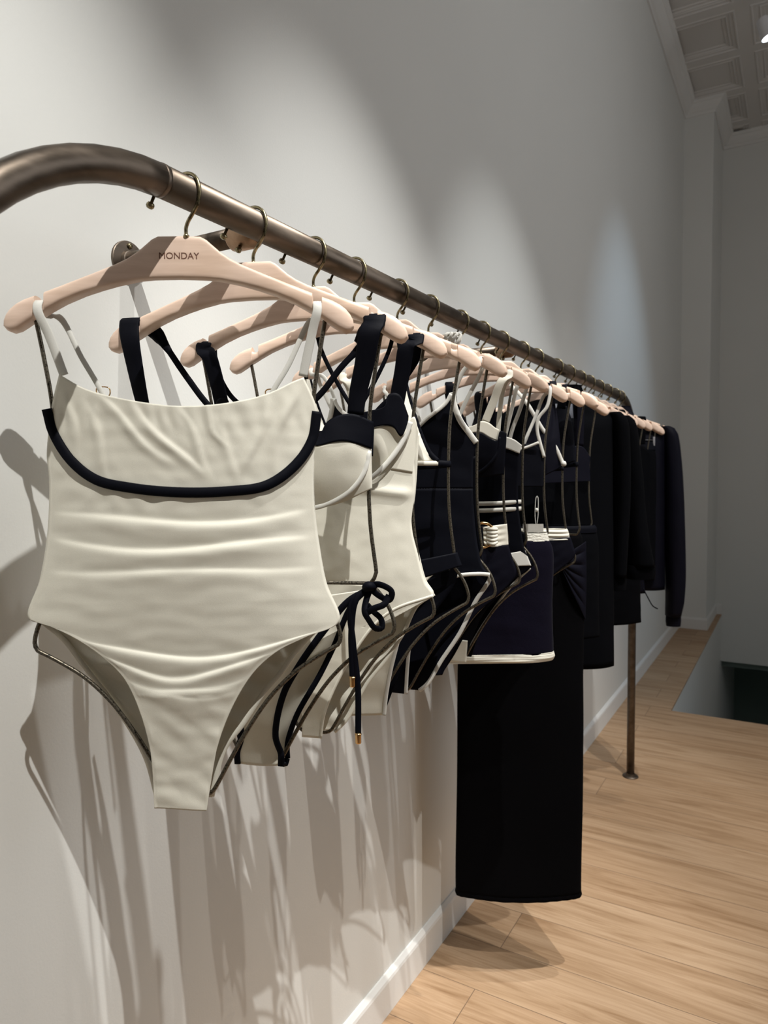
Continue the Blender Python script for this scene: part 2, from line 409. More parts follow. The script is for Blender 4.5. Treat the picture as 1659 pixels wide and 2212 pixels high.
# ------------------------------------------------------------------ lamps on the ceiling
def lamp_head(pos, target, lab, light=None, group='white ceiling spotlights', ez=CZ - .012):
    p = Vector(pos); d = (Vector(target) - p).normalized()
    t = thing('ceiling_spotlight', lab, 'spotlight', (p.x, p.y, p.z), 0, group)
    q = Vector((0, 0, 0))
    mb = MB(); mb.lathe(q - d * .13, d, [(.020, 0), (.034, .004), (.038, .02), (.044, .12), (.046, .128), (.042, .129), (.040, .118)]); mb.build('lamp_housing', M_lampbody, t, auto=40)
    mb = MB(); mb.lathe(q - d * .012, d, [(.030, 0), (.036, .003), (.036, .006)]); mb.build('lamp_lens', M_lens, t)
    mb = MB(); mb.tube([tuple(q - d * .06), (0, 0, .07), (0, 0, ez - p.z)], .008); mb.lathe((0, 0, ez - p.z - .01), (0, 0, 1), [(.03, 0), (.03, .01)]); mb.build('mounting_stem', M_lampbody, t)
    if light:
        en, ang, colr, blend, rad = light
        l = bpy.data.lights.new('spot_beam', 'SPOT'); l.energy = en; l.spot_size = math.radians(ang * 2); l.spot_blend = blend; l.color = colr; l.shadow_soft_size = rad
        lo = bpy.data.objects.new('spot_beam', l); COL.objects.link(lo); lo.parent = t; lo.location = d * .004; lo.rotation_euler = d.to_track_quat('-Z', 'Y').to_euler()
    return t
for k, (p, tg, en, ang, c, bl, rad) in enumerate(LAMPS):
    lamp_head(p, tg, ['white spotlight over the nearest hangers, furthest from the wall', 'white spotlight over the second bracketed stretch of rail', 'white spotlight over the middle hangers',
        'white spotlight over the black garments', 'white spotlight aimed at the oak floor', 'white spotlight with a cool beam beyond the rail'][k], (en, ang, c, bl, rad))
lamp_head((-.205, 5.2, 4.055), (.55, 5.35, 1.9), 'white cylindrical spotlight with glowing lens under the tin ceiling, upper right edge', (55, 30, (.93, .97, 1), .8, .016))

# ------------------------------------------------------------------ rail
def RZ(y): return 1.674 - .011 * (y - .6)
RX = -.613
rail = thing('clothes_rail', 'long aged bronze clothes rail on bent legs, bracketed to the white wall', 'clothes rail', (RX, 3.209, 0))
def rl(x, y, z): return (x - RX, y - 3.209, z)
mb = MB(); mb.tube([rl(RX, y, RZ(y)) for y in (.575, 1.2, 1.8, 2.4, 2.924)], .018, 32); mb.build('rail_tube', M_bronze, rail)
def bend(y_s, sgn):
    out = []; R = .285
    for k in range(17):
        a = PI / 2 * k / 16; out.append((RX, y_s + sgn * R * math.sin(a), RZ(y_s) - R + R * math.cos(a)))
    return out
for y_s, sg in ((.570, -1), (2.929, 1)):
    pth = bend(y_s, sg); pth += [(RX, pth[-1][1], z) for z in (1.2, .8, .4, .003)]
    mb = MB(); mb.tube([rl(*p) for p in pth], [.018] * 12 + [.0165] * (len(pth) - 12), 28)
    lg = mb.build('leg', M_bronze, rail)
    mb = MB(); mb.lathe(rl(RX, pth[-1][1], 0), (0, 0, 1), [(.034, 0), (.034, .003), (.031, .006), (.021, .009), (.019, .016)], 32); mb.build('foot_plate', M_bronze, lg, auto=35)
    mb = MB(); mb.lathe(rl(RX, y_s + sg * .0, RZ(y_s)), (0, sg, 0), [(.0178, -.003), (.01835, -.0025), (.01835, .0025), (.0178, .003)], 28); mb.build('joint_ring', M_bronze, rail)
k = 0; y = .571
while y < 2.95:
    mb = MB(); d = Vector((-.45, -.1, -.85)).normalized(); c = Vector(rl(RX, y, RZ(y))) + d * .0165
    mb.lathe(c, d, [(.0018, 0), (.0018, .0085), (.0034, .009), (.0046, .011), (.0046, .0135), (.003, .0155), (.001, .016)], 14); mb.build('peg', M_hook, rail); y += .1168
for yb in (.743, 1.72):
    mb = MB(); z = RZ(yb) - .004; mb.tube([rl(WX + .004, yb, z), rl(RX - .03, yb, z)], .0130, 24); br = mb.build('wall_bracket', M_bronze, rail)
    mb = MB(); mb.lathe(rl(WX, yb, z), (1, 0, 0), [(.030, 0), (.030, .0035), (.029, .0045), (.0165, .0048), (.0150, .010), (.0132, .011)], 36); mb.build('wall_flange', M_bronze, br, auto=35)
    mb = MB(); mb.lathe(rl(RX - .050, yb, z), (1, 0, 0), [(.0135, 0), (.0180, .001), (.0190, .004), (.0190, .036), (.014, .044)], 30); mb.build('rail_socket', M_copper, br, auto=35)
    for (x_, dy, dz) in ((WX + .0045, 0, .0225), (WX + .0045, .0195, -.011), (WX + .0045, -.0195, -.011)):
        mb = MB(); mb.lathe(rl(x_, yb + dy, z + dz), (1, 0, 0), [(.0042, 0), (.0046, .002), (.003, .0036)], 8); mb.build('bolt', M_hook, br)
    for dd in ((0, -.9, .5), (0, -.5, -.9)):
        d = Vector(dd).normalized(); c = Vector(rl(RX - .030, yb, z)) + d * .0185
        mb = MB(); mb.lathe(c, d, [(.0025, 0), (.0025, .005), (.0042, .0055), (.0042, .009), (.002, .0105)], 10); mb.build('bolt', M_hook, br)

# ------------------------------------------------------------------ hangers
HY = {0: (0.608, 33, -0.623), 1: (0.725, 22, -0.613), 2: (0.857, 21, -0.62), 3: (0.967, 28, -0.613), 4: (1.108, 10, -0.62), 5: (1.23, 26, -0.62), 6: (1.37, 2, -0.625), 7: (1.49, 30, -0.62), 8: (1.61, 30, -0.613), 9: (1.755, -6, -0.613), 10: (1.87, 33, -0.613), 11: (2.054, 36, -0.613), 12: (2.184, 38, -0.613), 13: (2.313, 38, -0.613), 14: (2.43, 36, -0.613), 15: (2.565, 36, -0.613), 16: (2.692, 30, -0.613), 17: (2.823, 35, -0.613), 18: (2.915, 20, -0.613)}
def pose(i): y, yaw, x = HY[i]; return (x, y, RZ(y)), math.radians(yaw)
TOP = [(0, -.049), (.024, -.0495), (.031, -.053), (.039, -.060), (.047, -.067), (.058, -.0745), (.072, -.0815), (.090, -.089), (.110, -.097), (.132, -.1055), (.1520, -.1130), (.1525, -.1232), (.1560, -.1255), (.1600, -.1255), (.1628, -.1240), (.1632, -.1172), (.175, -.1212), (.184, -.126), (.191, -.1315), (.196, -.1375), (.1990, -.1435), (.2000, -.1500)]
BOT = [(0, -.0965), (.030, -.0972), (.047, -.0988), (.072, -.1040), (.090, -.1090), (.110, -.1155), (.132, -.1250), (.150, -.1350), (.165, -.1440), (.178, -.1530), (.187, -.1585), (.193, -.1590), (.1975, -.1560), (.2, -.152)]
def interp(tab, u):
    u = abs(u)
    for a, b_ in zip(tab, tab[1:]):
        if u <= b_[0]: return a[1] + (b_[1] - a[1]) * (u - a[0]) / max(b_[0] - a[0], 1e-9)
    return tab[-1][1]
def hanger_body():
    us = [0, .012, .024, .031, .039, .047, .058, .072, .090, .110, .132, .145, .1520, .1525, .1560, .1600, .1628, .1632, .168, .175, .184, .191, .196, .199, .2]
    us = [-u for u in reversed(us[1:])] + us; seg = 28; vs = []; fs = []
    for u in us:
        t = interp(TOP, u); b_ = interp(BOT, u); h = (t - b_) / 2; c = (t + b_) / 2
        a = abs(u); d = .0075 + .0045 * min(1, max(0, (a - .04) / .08))
        if a > .185: d *= math.sqrt(max(0, 1 - ((a - .185) / .0158) ** 2)) * .75 + .25
        if .152 < a < .1632: d = .0112
        e = .30 if a < .05 else .30 + .25 * min(1, (a - .05) / .08)
        for k in range(seg):
            q = 2 * PI * k / seg; cx = math.cos(q); sy = math.sin(q)
            vs.append((u, math.copysign(abs(cx) ** e, cx) * d, c + math.copysign(abs(sy) ** e, sy) * h))
    n = len(us)
    for j in range(n - 1):
        for k in range(seg): fs.append((j * seg + k, j * seg + (k + 1) % seg, (j + 1) * seg + (k + 1) % seg, (j + 1) * seg + k))
    fs += [tuple(reversed(range(seg))), tuple((n - 1) * seg + k for k in range(seg))]
    mb = MB(); mb.add(vs, fs); return mb
FR = [(.167, -.138), (.158, -.190), (.151, -.240), (.148, -.330), (.150, -.390), (.1555, -.437), (.1570, -.449), (.1545, -.457), (.1495, -.464)]
FL = [(.1495, -.464), (.163, -.479), (.1735, -.496), (.1790, -.512), (.1800, -.5215), (.1770, -.5290), (.1690, -.5335), (.150, -.5445), (.124, -.5620), (.094, -.5920), (.066, -.6320), (.044, -.6700), (.0275, -.7000), (.0225, -.7065), (.0150, -.7090)]
def make_hanger(lab):
    t = thing('clothes_hanger', lab, 'hanger', (0, 0, 0), 0, 'hangers on the bronze rail')
    hanger_body().build('wooden_body', M_wood, t, auto=38)
    # hook: swivels so its loop lies square across the rail
    pts = [(0, 0, -.052), (0, 0, -.040), (.003, 0, -.034), (.011, 0, -.0255), (.0185, 0, -.0165)]
    for k in range(15):
        a = math.radians(-28 + 215 * k / 14); pts.append((.0222 * math.cos(a), 0, -.0015 + .0222 * math.sin(a)))
    P = smooth_path(pts, 46); mb = MB(); mb.tube([tuple(p) for p in P], .0022, 10)
    mb.lathe((0, 0, -.0505), (0, 0, 1), [(.0035, 0), (.0035, .002), (.0022, .003)], 12)
    mb.build('hook', M_hook, t)
    mb = MB(); half = [tuple(p) for p in smooth_path([(a, 0, b_) for a, b_ in FR], 40)]
    mb.tube(half, .0026, 8); mb.tube([(-a, b_, c) for a, b_, c in half], .0026, 8)
    low = [tuple(p) for p in smooth_path([(a, 0, b_) for a, b_ in FL], 60)]
    mb.tube(low + [(-a, b_, c) for a, b_, c in reversed(low)], .0026, 8)
    mb.tube([(.1495, 0, -.464), (-.1495, 0, -.464)], .0024, 8)
    mb.build('body_frame', M_wire, t)
    return t
def torso_frame():
    mb = MB(); half = [tuple(p) for p in smooth_path([(a, 0, b_) for a, b_ in FR], 40)]
    mb.tube(half + [(-a, b_, c) for a, b_, c in reversed(half)], .0026, 8)
    o = mb.build('body_frame', M_wire); me = o.data; bpy.data.objects.remove(o); return me
def lettering(parent):
    cu = bpy.data.curves.new('lettering', 'FONT'); cu.body = 'MONDAY'; cu.size = .0135; cu.align_x = 'CENTER'; cu.align_y = 'CENTER'; cu.extrude = .0001; cu.offset = 0; cu.space_character = 1.0
    to = bpy.data.objects.new('lettering_tmp', cu); COL.objects.link(to); bpy.context.view_layer.update()
    me = bpy.data.meshes.new_from_object(to.evaluated_get(bpy.context.evaluated_depsgraph_get())); bpy.data.objects.remove(to)
    xs = [v.co.x for v in me.vertices]; k = .0455 / (max(xs) - min(xs))
    for v in me.vertices: v.co = Vector((v.co.x * k, -v.co.z - .0077, v.co.y * k - .0725))
    me.materials.clear(); me.materials.append(M_letter); me.name = 'lettering'
    o = bpy.data.objects.new('lettering', me); COL.objects.link(o); o.parent = parent; o['label'] = 'MONDAY stamped in dark brown letters'; return o
HLAB = ['pale wooden hanger stamped MONDAY, nearest the camera, under the ruched cream swimsuit', 'second hanger from the front, draped with wide navy halter straps of the bow-tied bikini',
 'third hanger, holding the cream swimsuit with navy bust band', 'fourth hanger, its shoulder notches empty, holding the cream triangle bikini', 'fifth hanger, white straps of the white-edged black swimsuit in its notches',
 'hanger holding the bikini with a gold ring belt', 'hanger holding the black two-piece with double white bands', 'hanger with thin white straps above the knit mini skirt with cream hem',
 'hanger holding the black halter bikini with a white crossing strap', 'hanger holding the very long black knit skirt', 'hanger with bare rounded tip right in front of the long black shirt dress',
 'hanger inside the shoulders of the long black shirt dress', 'hanger inside the black linen shirt with a rolled sleeve', 'hanger of the plain black swimsuit behind the linen shirt', 'hanger of the black top with a drawstring',
 'hanger of the black tank dress deep in the dark garments', 'third hanger from the far end, carrying a black blouse', 'last bare wooden tip next to the navy jacket shoulder', 'furthest hanger, inside the navy bomber jacket']
proto = make_hanger(HLAB[0]); 
letter = lettering(proto)
H = []
for i in range(19):
    if i == 0: t = proto
    else:
        t = proto.copy(); COL.objects.link(t); t['label'] = HLAB[i]
        for ch in [c for c in bpy.data.objects if c.parent == proto]:
            c = ch.copy(); COL.objects.link(c); c.parent = t
    loc, a = pose(i); t.location = loc; t.rotation_euler = (0, 0, a); H.append(t)
bpy.context.view_layer.update()
TF = torso_frame()
for i in (7, 9, 10, 11, 12, 13, 14, 15, 16, 17, 18):
    for c in bpy.data.objects:
        if c.parent == H[i] and c.name.startswith('body_frame'): c.data = TF
for i, t in enumerate(H):
    for c in [c for c in bpy.data.objects if c.parent == t and c.name.startswith('hook')]: c.rotation_euler = (0, 0, -math.radians(HY[i][1])); c.location = Matrix.Rotation(-math.radians(HY[i][1]), 3, 'Z') @ Vector((RX - HY[i][2], 0, 0))

# ------------------------------------------------------------------ garment helpers
def garment(i, name, lab, cat, group=None):
    loc, a = pose(i); return thing(name, lab, cat, loc, a, group)
def strap_over(parent, mat, fpts, bpts, wf, wb=None, u_top=None, name='strap', th=.0022, yf=-.006, yb=.006, label=None):
    """strap rising from the front at fpts[-1], over the hanger arm and down the back"""
    ut, vt = fpts[0][0], interp(TOP, abs(fpts[0][0]) if not .1522 < abs(fpts[0][0]) < .163 else .158) + th
    F = [(p[0], yf - (.009 * max(0, 1 - (vt - p[1]) / .09)), p[1]) for p in fpts[::-1] if p[1] < vt - .012]
    B = [(p[0], yb + (.009 * max(0, 1 - (vt - p[1]) / .09)), p[1]) for p in bpts if p[1] < vt - .012]
    ov = [(ut, -.0150, vt - .012), (ut, -.0118, vt - .003), (ut, -.005, vt), (ut, .005, vt), (ut, .0118, vt - .003), (ut, .0150, vt - .012)]
    pth = F + ov + B; n = 70; P = smooth_path(pth, n); mb = MB()
    wb = wb or wf; nf = len(F) / max(1, len(pth)); ws = []
    zs = [p.z for p in P]; itop = max(range(len(P)), key=lambda k: zs[k])
    for k in range(len(P)): 
        if isinstance(wf, (list, tuple)): q = min(1, k / max(1, itop)); a = wf[0] + (wf[1] - wf[0]) * q; bb = wb if not isinstance(wb, (list, tuple)) else wb[0]; 
        else: a = wf; bb = wb if not isinstance(wb, (list, tuple)) else wb[0]
        if k <= itop: ws.append(a)
        else:
            q = min(1, (k - itop) / (len(P) - itop) * 3); e = wf[1] if isinstance(wf, (list, tuple)) else wf
            ws.append(e + (bb - e) * q)
    mb.ribbon([tuple(p) for p in P], ws, th, side=(1, 0, 0)); return mb.build(name, mat, parent, label=label)
def rib(parent, name, mat, pts3, wdt, th, n=40, normal=(0, 1, 0), side=None, label=None):
    P = [tuple(p) for p in smooth_path(pts3, n)]; mb = MB(); mb.ribbon(P, wdt, th, side=side, normal=normal); return mb.build(name, mat, parent, label=label)
def y0(pts, y): return [(p[0], y, p[1]) for p in pts]

# ------------------------------------------------------------------ 0: ruched cream one-piece
FOLDS = [(-.366, .0070, .022, .10), (-.398, .0075, .022, .08), (-.430, .0045, .026, .05), (-.512, .0062, .021, .22), (-.532, .0066, .020, .25), (-.556, .0045, .022, .2), (-.580, .0020, .02, 0)]
CREASES = [(-.092, -.236, -.015, -.305, .0030, .007), (-.052, -.242, .022, -.325, .0034, .007), (-.105, -.245, -.080, -.325, .0022, .008), (.000, -.248, .036, -.322, .0024, .006), (.050, -.245, .060, -.335, .0018, .007), (.100, -.235, .074, -.325, .0024, .007), (.132, -.222, .104, -.310, .0026, .008), (-.130, -.222, -.118, -.300, .0024, .008), (.028, -.244, .050, -.290, .0018, .004)]
def ruche(s, t, u, v):
    y = 0
    for k, (v0, A, L_, crv) in enumerate(FOLDS):
        vv = v0 - crv * .10 * (1 - 4 * (s - .5) ** 2) + .0035 * math.sin(s * 7 + k * 2.1)
        d = vv - v
        env = max(0, math.sin(PI * min(1, max(0, s)))) ** .8
        if d > 0: g = math.exp(-d / L_) * (1 - math.exp(-d / .0045))
        else: g = -.35 * math.exp(d / .012) * (1 - math.exp(d / .002))
        y += A * g * env
    # diagonal tension lines in the bust panel
    if v > -.35:
        e = min(1, (v + .35) / .03)
        y += .0006 * e * nz(u * 1.4 + v, v * .6, 40, 2)
        for (a0, b0, a1, b1, am, wd_) in CREASES:
            dx, dz = a1 - a0, b1 - b0; L2_ = dx * dx + dz * dz; q = ((u - a0) * dx + (v - b0) * dz) / L2_
            if -.15 < q < 1.15:
                dd = ((u - a0) * dz - (v - b0) * dx) / math.sqrt(L2_) + .004 * math.sin(q * 5 + a0 * 60)
                y += am * e * max(0, math.sin(PI * (q + .15) / 1.3)) * math.exp(-(dd / wd_) ** 2) * (1 if dd > 0 else math.exp(-(dd / (wd_ * .5)) ** 2))
        y += .0007 * math.exp(-((v + .258) / .016) ** 2) * math.sin(u * 330 + 5 * nz(u, v, 18, 1))
    y += .0011 * math.exp(-((v + .353) / .009) ** 2) * math.sin(u * 150 + 6 * nz(u, v, 12, 8)) * (.4 + nz(u, v, 15, 9))
    if v < -.58: y += .0018 * nz(u + v * .7, v, 38, 3)
    y += .0006 * nz(u, v * 2.4, 30, 4)
    return y
D = {}
D['g0_top'] = [(-0.1371, -0.2076), (-0.1044, -0.2253), (-0.0518, -0.2388), (0.0014, -0.2455), (0.0553, -0.2419), (0.0987, -0.2312), (0.1315, -0.215), (0.1408, -0.2113)]
D['g0_L'] = [(-0.1371, -0.2076), (-0.1482, -0.2439), (-0.1568, -0.2974), (-0.1552, -0.3298), (-0.1593, -0.3893), (-0.1696, -0.4437), (-0.1844, -0.489), (-0.1628, -0.4961), (-0.1295, -0.51), (-0.0968, -0.5317), (-0.071, -0.559), (-0.0542, -0.6003), (-0.0445, -0.6468), (-0.0424, -0.7179)]
D['g0_R'] = [(0.1408, -0.2113), (0.155, -0.2476), (0.1508, -0.3104), (0.1512, -0.3655), (0.1561, -0.4099), (0.1638, -0.4545), (0.1788, -0.4997), (0.1409, -0.5152), (0.1063, -0.5309), (0.0789, -0.5545), (0.0545, -0.5923), (0.0348, -0.6405), (0.0263, -0.679), (0.0187, -0.7228)]
D['g0_bL'] = [(-0.1844, -0.489), (-0.1808, -0.4913), (-0.1506, -0.5173), (-0.128, -0.5499), (-0.1006, -0.5885), (-0.0756, -0.6268), (-0.0559, -0.668), (-0.045, -0.7122)]
D['g0_bR'] = [(0.1788, -0.4997), (0.1571, -0.5071), (0.1273, -0.5364), (0.1058, -0.5658), (0.0866, -0.5874), (0.0593, -0.6275), (0.0372, -0.6571), (0.0211, -0.7142)]
D['g0_band'] = [(-0.1536, -0.2465), (-0.148, -0.2706), (-0.1279, -0.303), (-0.0968, -0.3275), (-0.0544, -0.3377), (-0.0008, -0.3431), (0.0533, -0.3425), (0.0969, -0.3363), (0.13, -0.313), (0.1496, -0.2831), (0.1555, -0.2504)]
D['g0_strapR'] = [(0.1578, -0.1155), (0.1518, -0.1584), (0.1397, -0.2096)]
D['g0_strapL'] = [(-0.1578, -0.1194), (-0.1472, -0.1642), (-0.1339, -0.2077)]
D['g0_bstrapR'] = [(0.1477, -0.1423), (0.1209, -0.1961), (0.1014, -0.2285)]
D['g0_bstrapL'] = [(-0.1448, -0.1378), (-0.119, -0.1853), (-0.0965, -0.2253)]
D['g1_strapR'] = [(0.1596, -0.1072), (0.1551, -0.1447), (0.147, -0.1852), (0.1382, -0.22), (0.1343, -0.2476)]
D['g1_strapL'] = [(-0.1655, -0.1102), (-0.162, -0.1456), (-0.1578, -0.1823), (-0.1505, -0.2254)]
D['g1_bR'] = [(0.1433, -0.1326), (0.1127, -0.1841), (0.085, -0.2188)]
D['g1_bL'] = [(-0.1432, -0.1292), (-0.1275, -0.1498), (-0.0963, -0.1932), (-0.0652, -0.2322)]
D['g1_navtop'] = [(0.0842, -0.2752), (0.0935, -0.2694), (0.0997, -0.2576), (0.115, -0.249), (0.1331, -0.2476), (0.1558, -0.2568)]
D['g1_navbot'] = [(0.081, -0.2871), (0.0902, -0.2872), (0.1177, -0.2816), (0.1358, -0.2848), (0.1525, -0.291)]
D['g1_cupbot'] = [(0.0781, -0.3668), (0.1137, -0.3591), (0.1533, -0.3413)]
D['g1_wire'] = [(0.1507, -0.2939), (0.1444, -0.3205), (0.1261, -0.3442), (0.0892, -0.3632)]
D['g1_trimF'] = [(0.1491, -0.4652), (0.1239, -0.4844), (0.094, -0.5197), (0.0597, -0.5667), (0.0357, -0.6091), (0.0234, -0.666), (0.0246, -0.7063)]
D['g1_trimB'] = [(0.1491, -0.4665), (0.122, -0.4954), (0.0973, -0.5509), (0.0782, -0.5891), (0.0453, -0.6463), (0.0326, -0.6845), (0.0329, -0.7052)]
D['g1_bow'] = [(0.1491, -0.4652), (0.1793, -0.4726), (0.1689, -0.4878), (0.1457, -0.5004), (0.1638, -0.5151), (0.1577, -0.5195), (0.1426, -0.5095), (0.1294, -0.4885)]
D['g1_tailA'] = [(0.1491, -0.4671), (0.1337, -0.4824), (0.1272, -0.519), (0.1278, -0.5831)]
D['g1_tailB'] = [(0.1491, -0.4671), (0.1276, -0.4886), (0.1289, -0.5372), (0.1345, -0.5921), (0.1344, -0.6568)]
D['g2_strapR'] = [(0.1566, -0.1083), (0.1464, -0.1406), (0.1374, -0.1798), (0.1291, -0.2192)]
D['g2_strapL'] = [(-0.1591, -0.1077), (-0.149, -0.1437), (-0.1382, -0.1853), (-0.1317, -0.2199)]
D['g2_bR'] = [(0.1598, -0.1215), (0.1292, -0.1993), (0.0986, -0.2285)]
D['g2_navtop'] = [(0.0903, -0.233), (0.1142, -0.2262), (0.119, -0.2156), (0.1332, -0.2094), (0.1464, -0.2414)]
D['g2_navbot'] = [(0.0935, -0.2571), (0.1119, -0.2534), (0.1255, -0.2557), (0.1355, -0.2691), (0.1451, -0.2447)]
D['g2_wire'] = [(0.1504, -0.2429), (0.1409, -0.2692), (0.1218, -0.299), (0.0908, -0.3289)]
D['g2_R'] = [(0.1504, -0.2415), (0.159, -0.2629), (0.1532, -0.3461), (0.1482, -0.393), (0.158, -0.4402), (0.168, -0.4772), (0.1793, -0.4973)]
D['g2_leg'] = [(0.1793, -0.4973), (0.1242, -0.5161), (0.0965, -0.5374), (0.0648, -0.5798), (0.0347, -0.6339), (0.0171, -0.6769), (0.0109, -0.7133)]
D['g2_bleg'] = [(0.1793, -0.4973), (0.1542, -0.5148), (0.1335, -0.5563), (0.1057, -0.5985), (0.0776, -0.6343), (0.0453, -0.6918), (0.0273, -0.7104)]
D['g3_cupR'] = [(0.0718, -0.156), (0.087, -0.2074), (0.116, -0.2849), (0.1344, -0.302)]
D['g3_cupbot'] = [(0.0901, -0.2994), (0.1329, -0.3057)]
D['g3_cupL'] = [(-0.0777, -0.1599), (-0.0573, -0.191), (-0.0266, -0.2355)]
D['g3_halR'] = [(0.067, -0.1086), (0.072, -0.1247), (0.0761, -0.1707)]
D['g3_halL'] = [(-0.0558, -0.0776), (-0.0792, -0.1613)]
D['g3_band'] = [(0.107, -0.4633), (0.1621, -0.4463), (0.1687, -0.4635), (0.1069, -0.4858)]
D['g3_leg'] = [(0.1054, -0.4821), (0.0888, -0.5197), (0.0743, -0.5499), (0.0658, -0.5878), (0.0542, -0.6335), (0.0463, -0.6756)]
D['g3_bot'] = [(-0.026, -0.7105), (0.0422, -0.7125)]
D['g4_R'] = [(0.1112, -0.1817), (0.1127, -0.1992), (0.1225, -0.228), (0.1362, -0.249), (0.1491, -0.2674), (0.1442, -0.2894), (0.1433, -0.3329), (0.1449, -0.3806), (0.1521, -0.4442), (0.1617, -0.4799), (0.1722, -0.4915)]
D['g4_V'] = [(0.1112, -0.1817), (0.0988, -0.2002), (0.0637, -0.2277)]
D['g4_strap'] = [(0.1268, -0.0963), (0.1178, -0.1286), (0.1153, -0.1481), (0.1112, -0.1817)]
D['g4_fleg'] = [(0.1722, -0.4915), (0.1561, -0.4889), (0.1235, -0.491), (0.0944, -0.4987), (0.0717, -0.5161)]
D['g4_bleg'] = [(0.1682, -0.5036), (0.1439, -0.541), (0.115, -0.5997), (0.0812, -0.6517), (0.0554, -0.6958), (0.0336, -0.7147)]
D['g5_strapR'] = [(0.1573, -0.1072), (0.1127, -0.2203)]
D['g5_strapL'] = [(-0.1786, -0.1122), (-0.1498, -0.198)]
D['g5_ttop'] = [(0.0925, -0.2271), (0.1048, -0.2202), (0.118, -0.223), (0.1303, -0.2319), (0.1382, -0.2356), (0.1531, -0.2428)]
D['g5_tbot'] = [(0.0907, -0.2411), (0.1048, -0.2422), (0.118, -0.2503), (0.1338, -0.2567)]
D['g5_bot'] = [(0.0933, -0.3262), (0.1488, -0.3205)]
D['g5_waist'] = [(0.0976, -0.4181), (0.1383, -0.4165), (0.1542, -0.4147), (0.1568, -0.4549), (0.1259, -0.4594)]
D['g5_ring'] = [(0.1126, -0.411), (0.1126, -0.4585), (0.1286, -0.4361)]
D['g5_hip'] = [(0.1568, -0.4567), (0.1666, -0.4854), (0.1719, -0.5123)]
D['g5_crotch'] = [(0.039, -0.6307), (0.0389, -0.681), (0.0568, -0.6918)]
D['g6_strap'] = [(0.1456, -0.1423), (0.117, -0.2435)]
D['g6_top'] = [(0.1141, -0.2424), (0.1354, -0.2496), (0.1497, -0.2611)]
D['g6_tb'] = [(0.1122, -0.2657), (0.145, -0.2758)]
D['g6_R'] = [(0.1497, -0.2611), (0.145, -0.2776), (0.1423, -0.3706), (0.1501, -0.4358), (0.1569, -0.4711), (0.1694, -0.5013)]
D['g6_b1'] = [(0.0473, -0.3811), (0.1433, -0.3733)]
D['g6_b2'] = [(0.0473, -0.3946), (0.1452, -0.3854)]
D['g6_hip'] = [(0.128, -0.4771), (0.1569, -0.4711), (0.1694, -0.5013), (0.1358, -0.5031)]
D['g6_bleg'] = [(0.1627, -0.5082), (0.1213, -0.5486), (0.0613, -0.6325), (0.0197, -0.7058)]
D['g7_strap'] = [(0.1595, -0.1158), (0.1505, -0.1691), (0.1319, -0.1947), (0.1299, -0.2204), (0.1373, -0.2515), (0.1457, -0.2805)]
D['g7_x'] = [(0.101, -0.2594), (0.13, -0.2493)]
D['g7_bs'] = [(0.1503, -0.1332), (0.0948, -0.2666)]
D['g7_R'] = [(0.1457, -0.2805), (0.1449, -0.3449)]
D['g7_waist'] = [(0.1036, -0.4594), (0.1558, -0.4483), (0.159, -0.4651), (0.1047, -0.4783)]
D['g7_shR'] = [(0.1611, -0.4683), (0.1727, -0.502), (0.1648, -0.6074), (0.1706, -0.7191), (0.1707, -0.7372)]
D['g7_hem'] = [(-0.0085, -0.723), (0.1706, -0.7212), (0.1654, -0.7372), (-0.0033, -0.7391)]
D['g8_x'] = [(0.0211, -0.0925), (0.0541, -0.1473), (0.0928, -0.2078), (0.126, -0.252), (0.1461, -0.2929)]
D['g8_waist'] = [(0.0571, -0.4561), (0.1602, -0.4469), (0.1669, -0.4648), (0.1271, -0.4856)]
D['g9_R'] = [(0.111, -0.1181), (0.141, -0.1987), (0.1473, -0.272)]
D['g9_waist'] = [(0.1309, -0.4652), (0.1604, -0.4753), (0.1699, -0.5144), (0.1726, -0.5597), (0.1754, -0.7881), (0.1629, -1.3606)]
D['g9_L'] = [(-0.1636, -0.8369), (-0.1947, -1.4522), (-0.1904, -1.4909)]
D['g9_ring'] = [(0.0891, -0.5427)]
D['g10_waist'] = [(0.1082, -0.4737), (0.1658, -0.458), (0.1726, -0.5126)]
D['g11_R'] = [(0.0772, -0.0788), (0.1264, -0.0988), (0.166, -0.1189), (0.1946, -0.146), (0.2125, -0.2275), (0.2213, -0.3916), (0.2095, -0.6262), (0.1856, -0.6812), (0.1871, -0.8349), (0.1731, -0.8793), (0.133, -0.8989), (0.0901, -0.9085)]
D['g12_c'] = [(-0.0025, -0.0304), (0.0197, -0.0231), (0.057, -0.0298), (0.1024, -0.0761)]
D['g12_slv'] = [(0.1769, -0.7008), (0.1914, -0.6132), (0.2453, -0.5926), (0.2929, -0.6631), (0.2855, -0.7013), (0.1924, -0.7042)]
D['g12_hem'] = [(0.1595, -0.8121), (0.2635, -0.8102), (0.2591, -0.7034)]
D['g18_R'] = [(0.1609, -0.1113), (0.1956, -0.139), (0.2196, -0.2657), (0.2434, -0.5018), (0.251, -0.6846), (0.2464, -0.8503), (0.2421, -0.9152), (0.1827, -0.8984), (0.1874, -0.8519), (0.16, -0.7507), (0.1427, -0.764)]
D['g18_slL'] = [(0.1827, -0.8984), (0.1874, -0.8519), (0.1509, -0.7231)]
D['g15_hem'] = [(0.1847, -0.7297), (0.2279, -0.6886), (0.2159, -0.4376)]
D['tag'] = [(0.0768, -0.3674), (0.0792, -0.434), (0.0548, -0.436), (0.0937, -0.4508)]
g0 = garment(0, 'one_piece_swimsuit', 'ruched cream one-piece swimsuit with a navy band under the bust, nearest the camera', 'swimsuit')
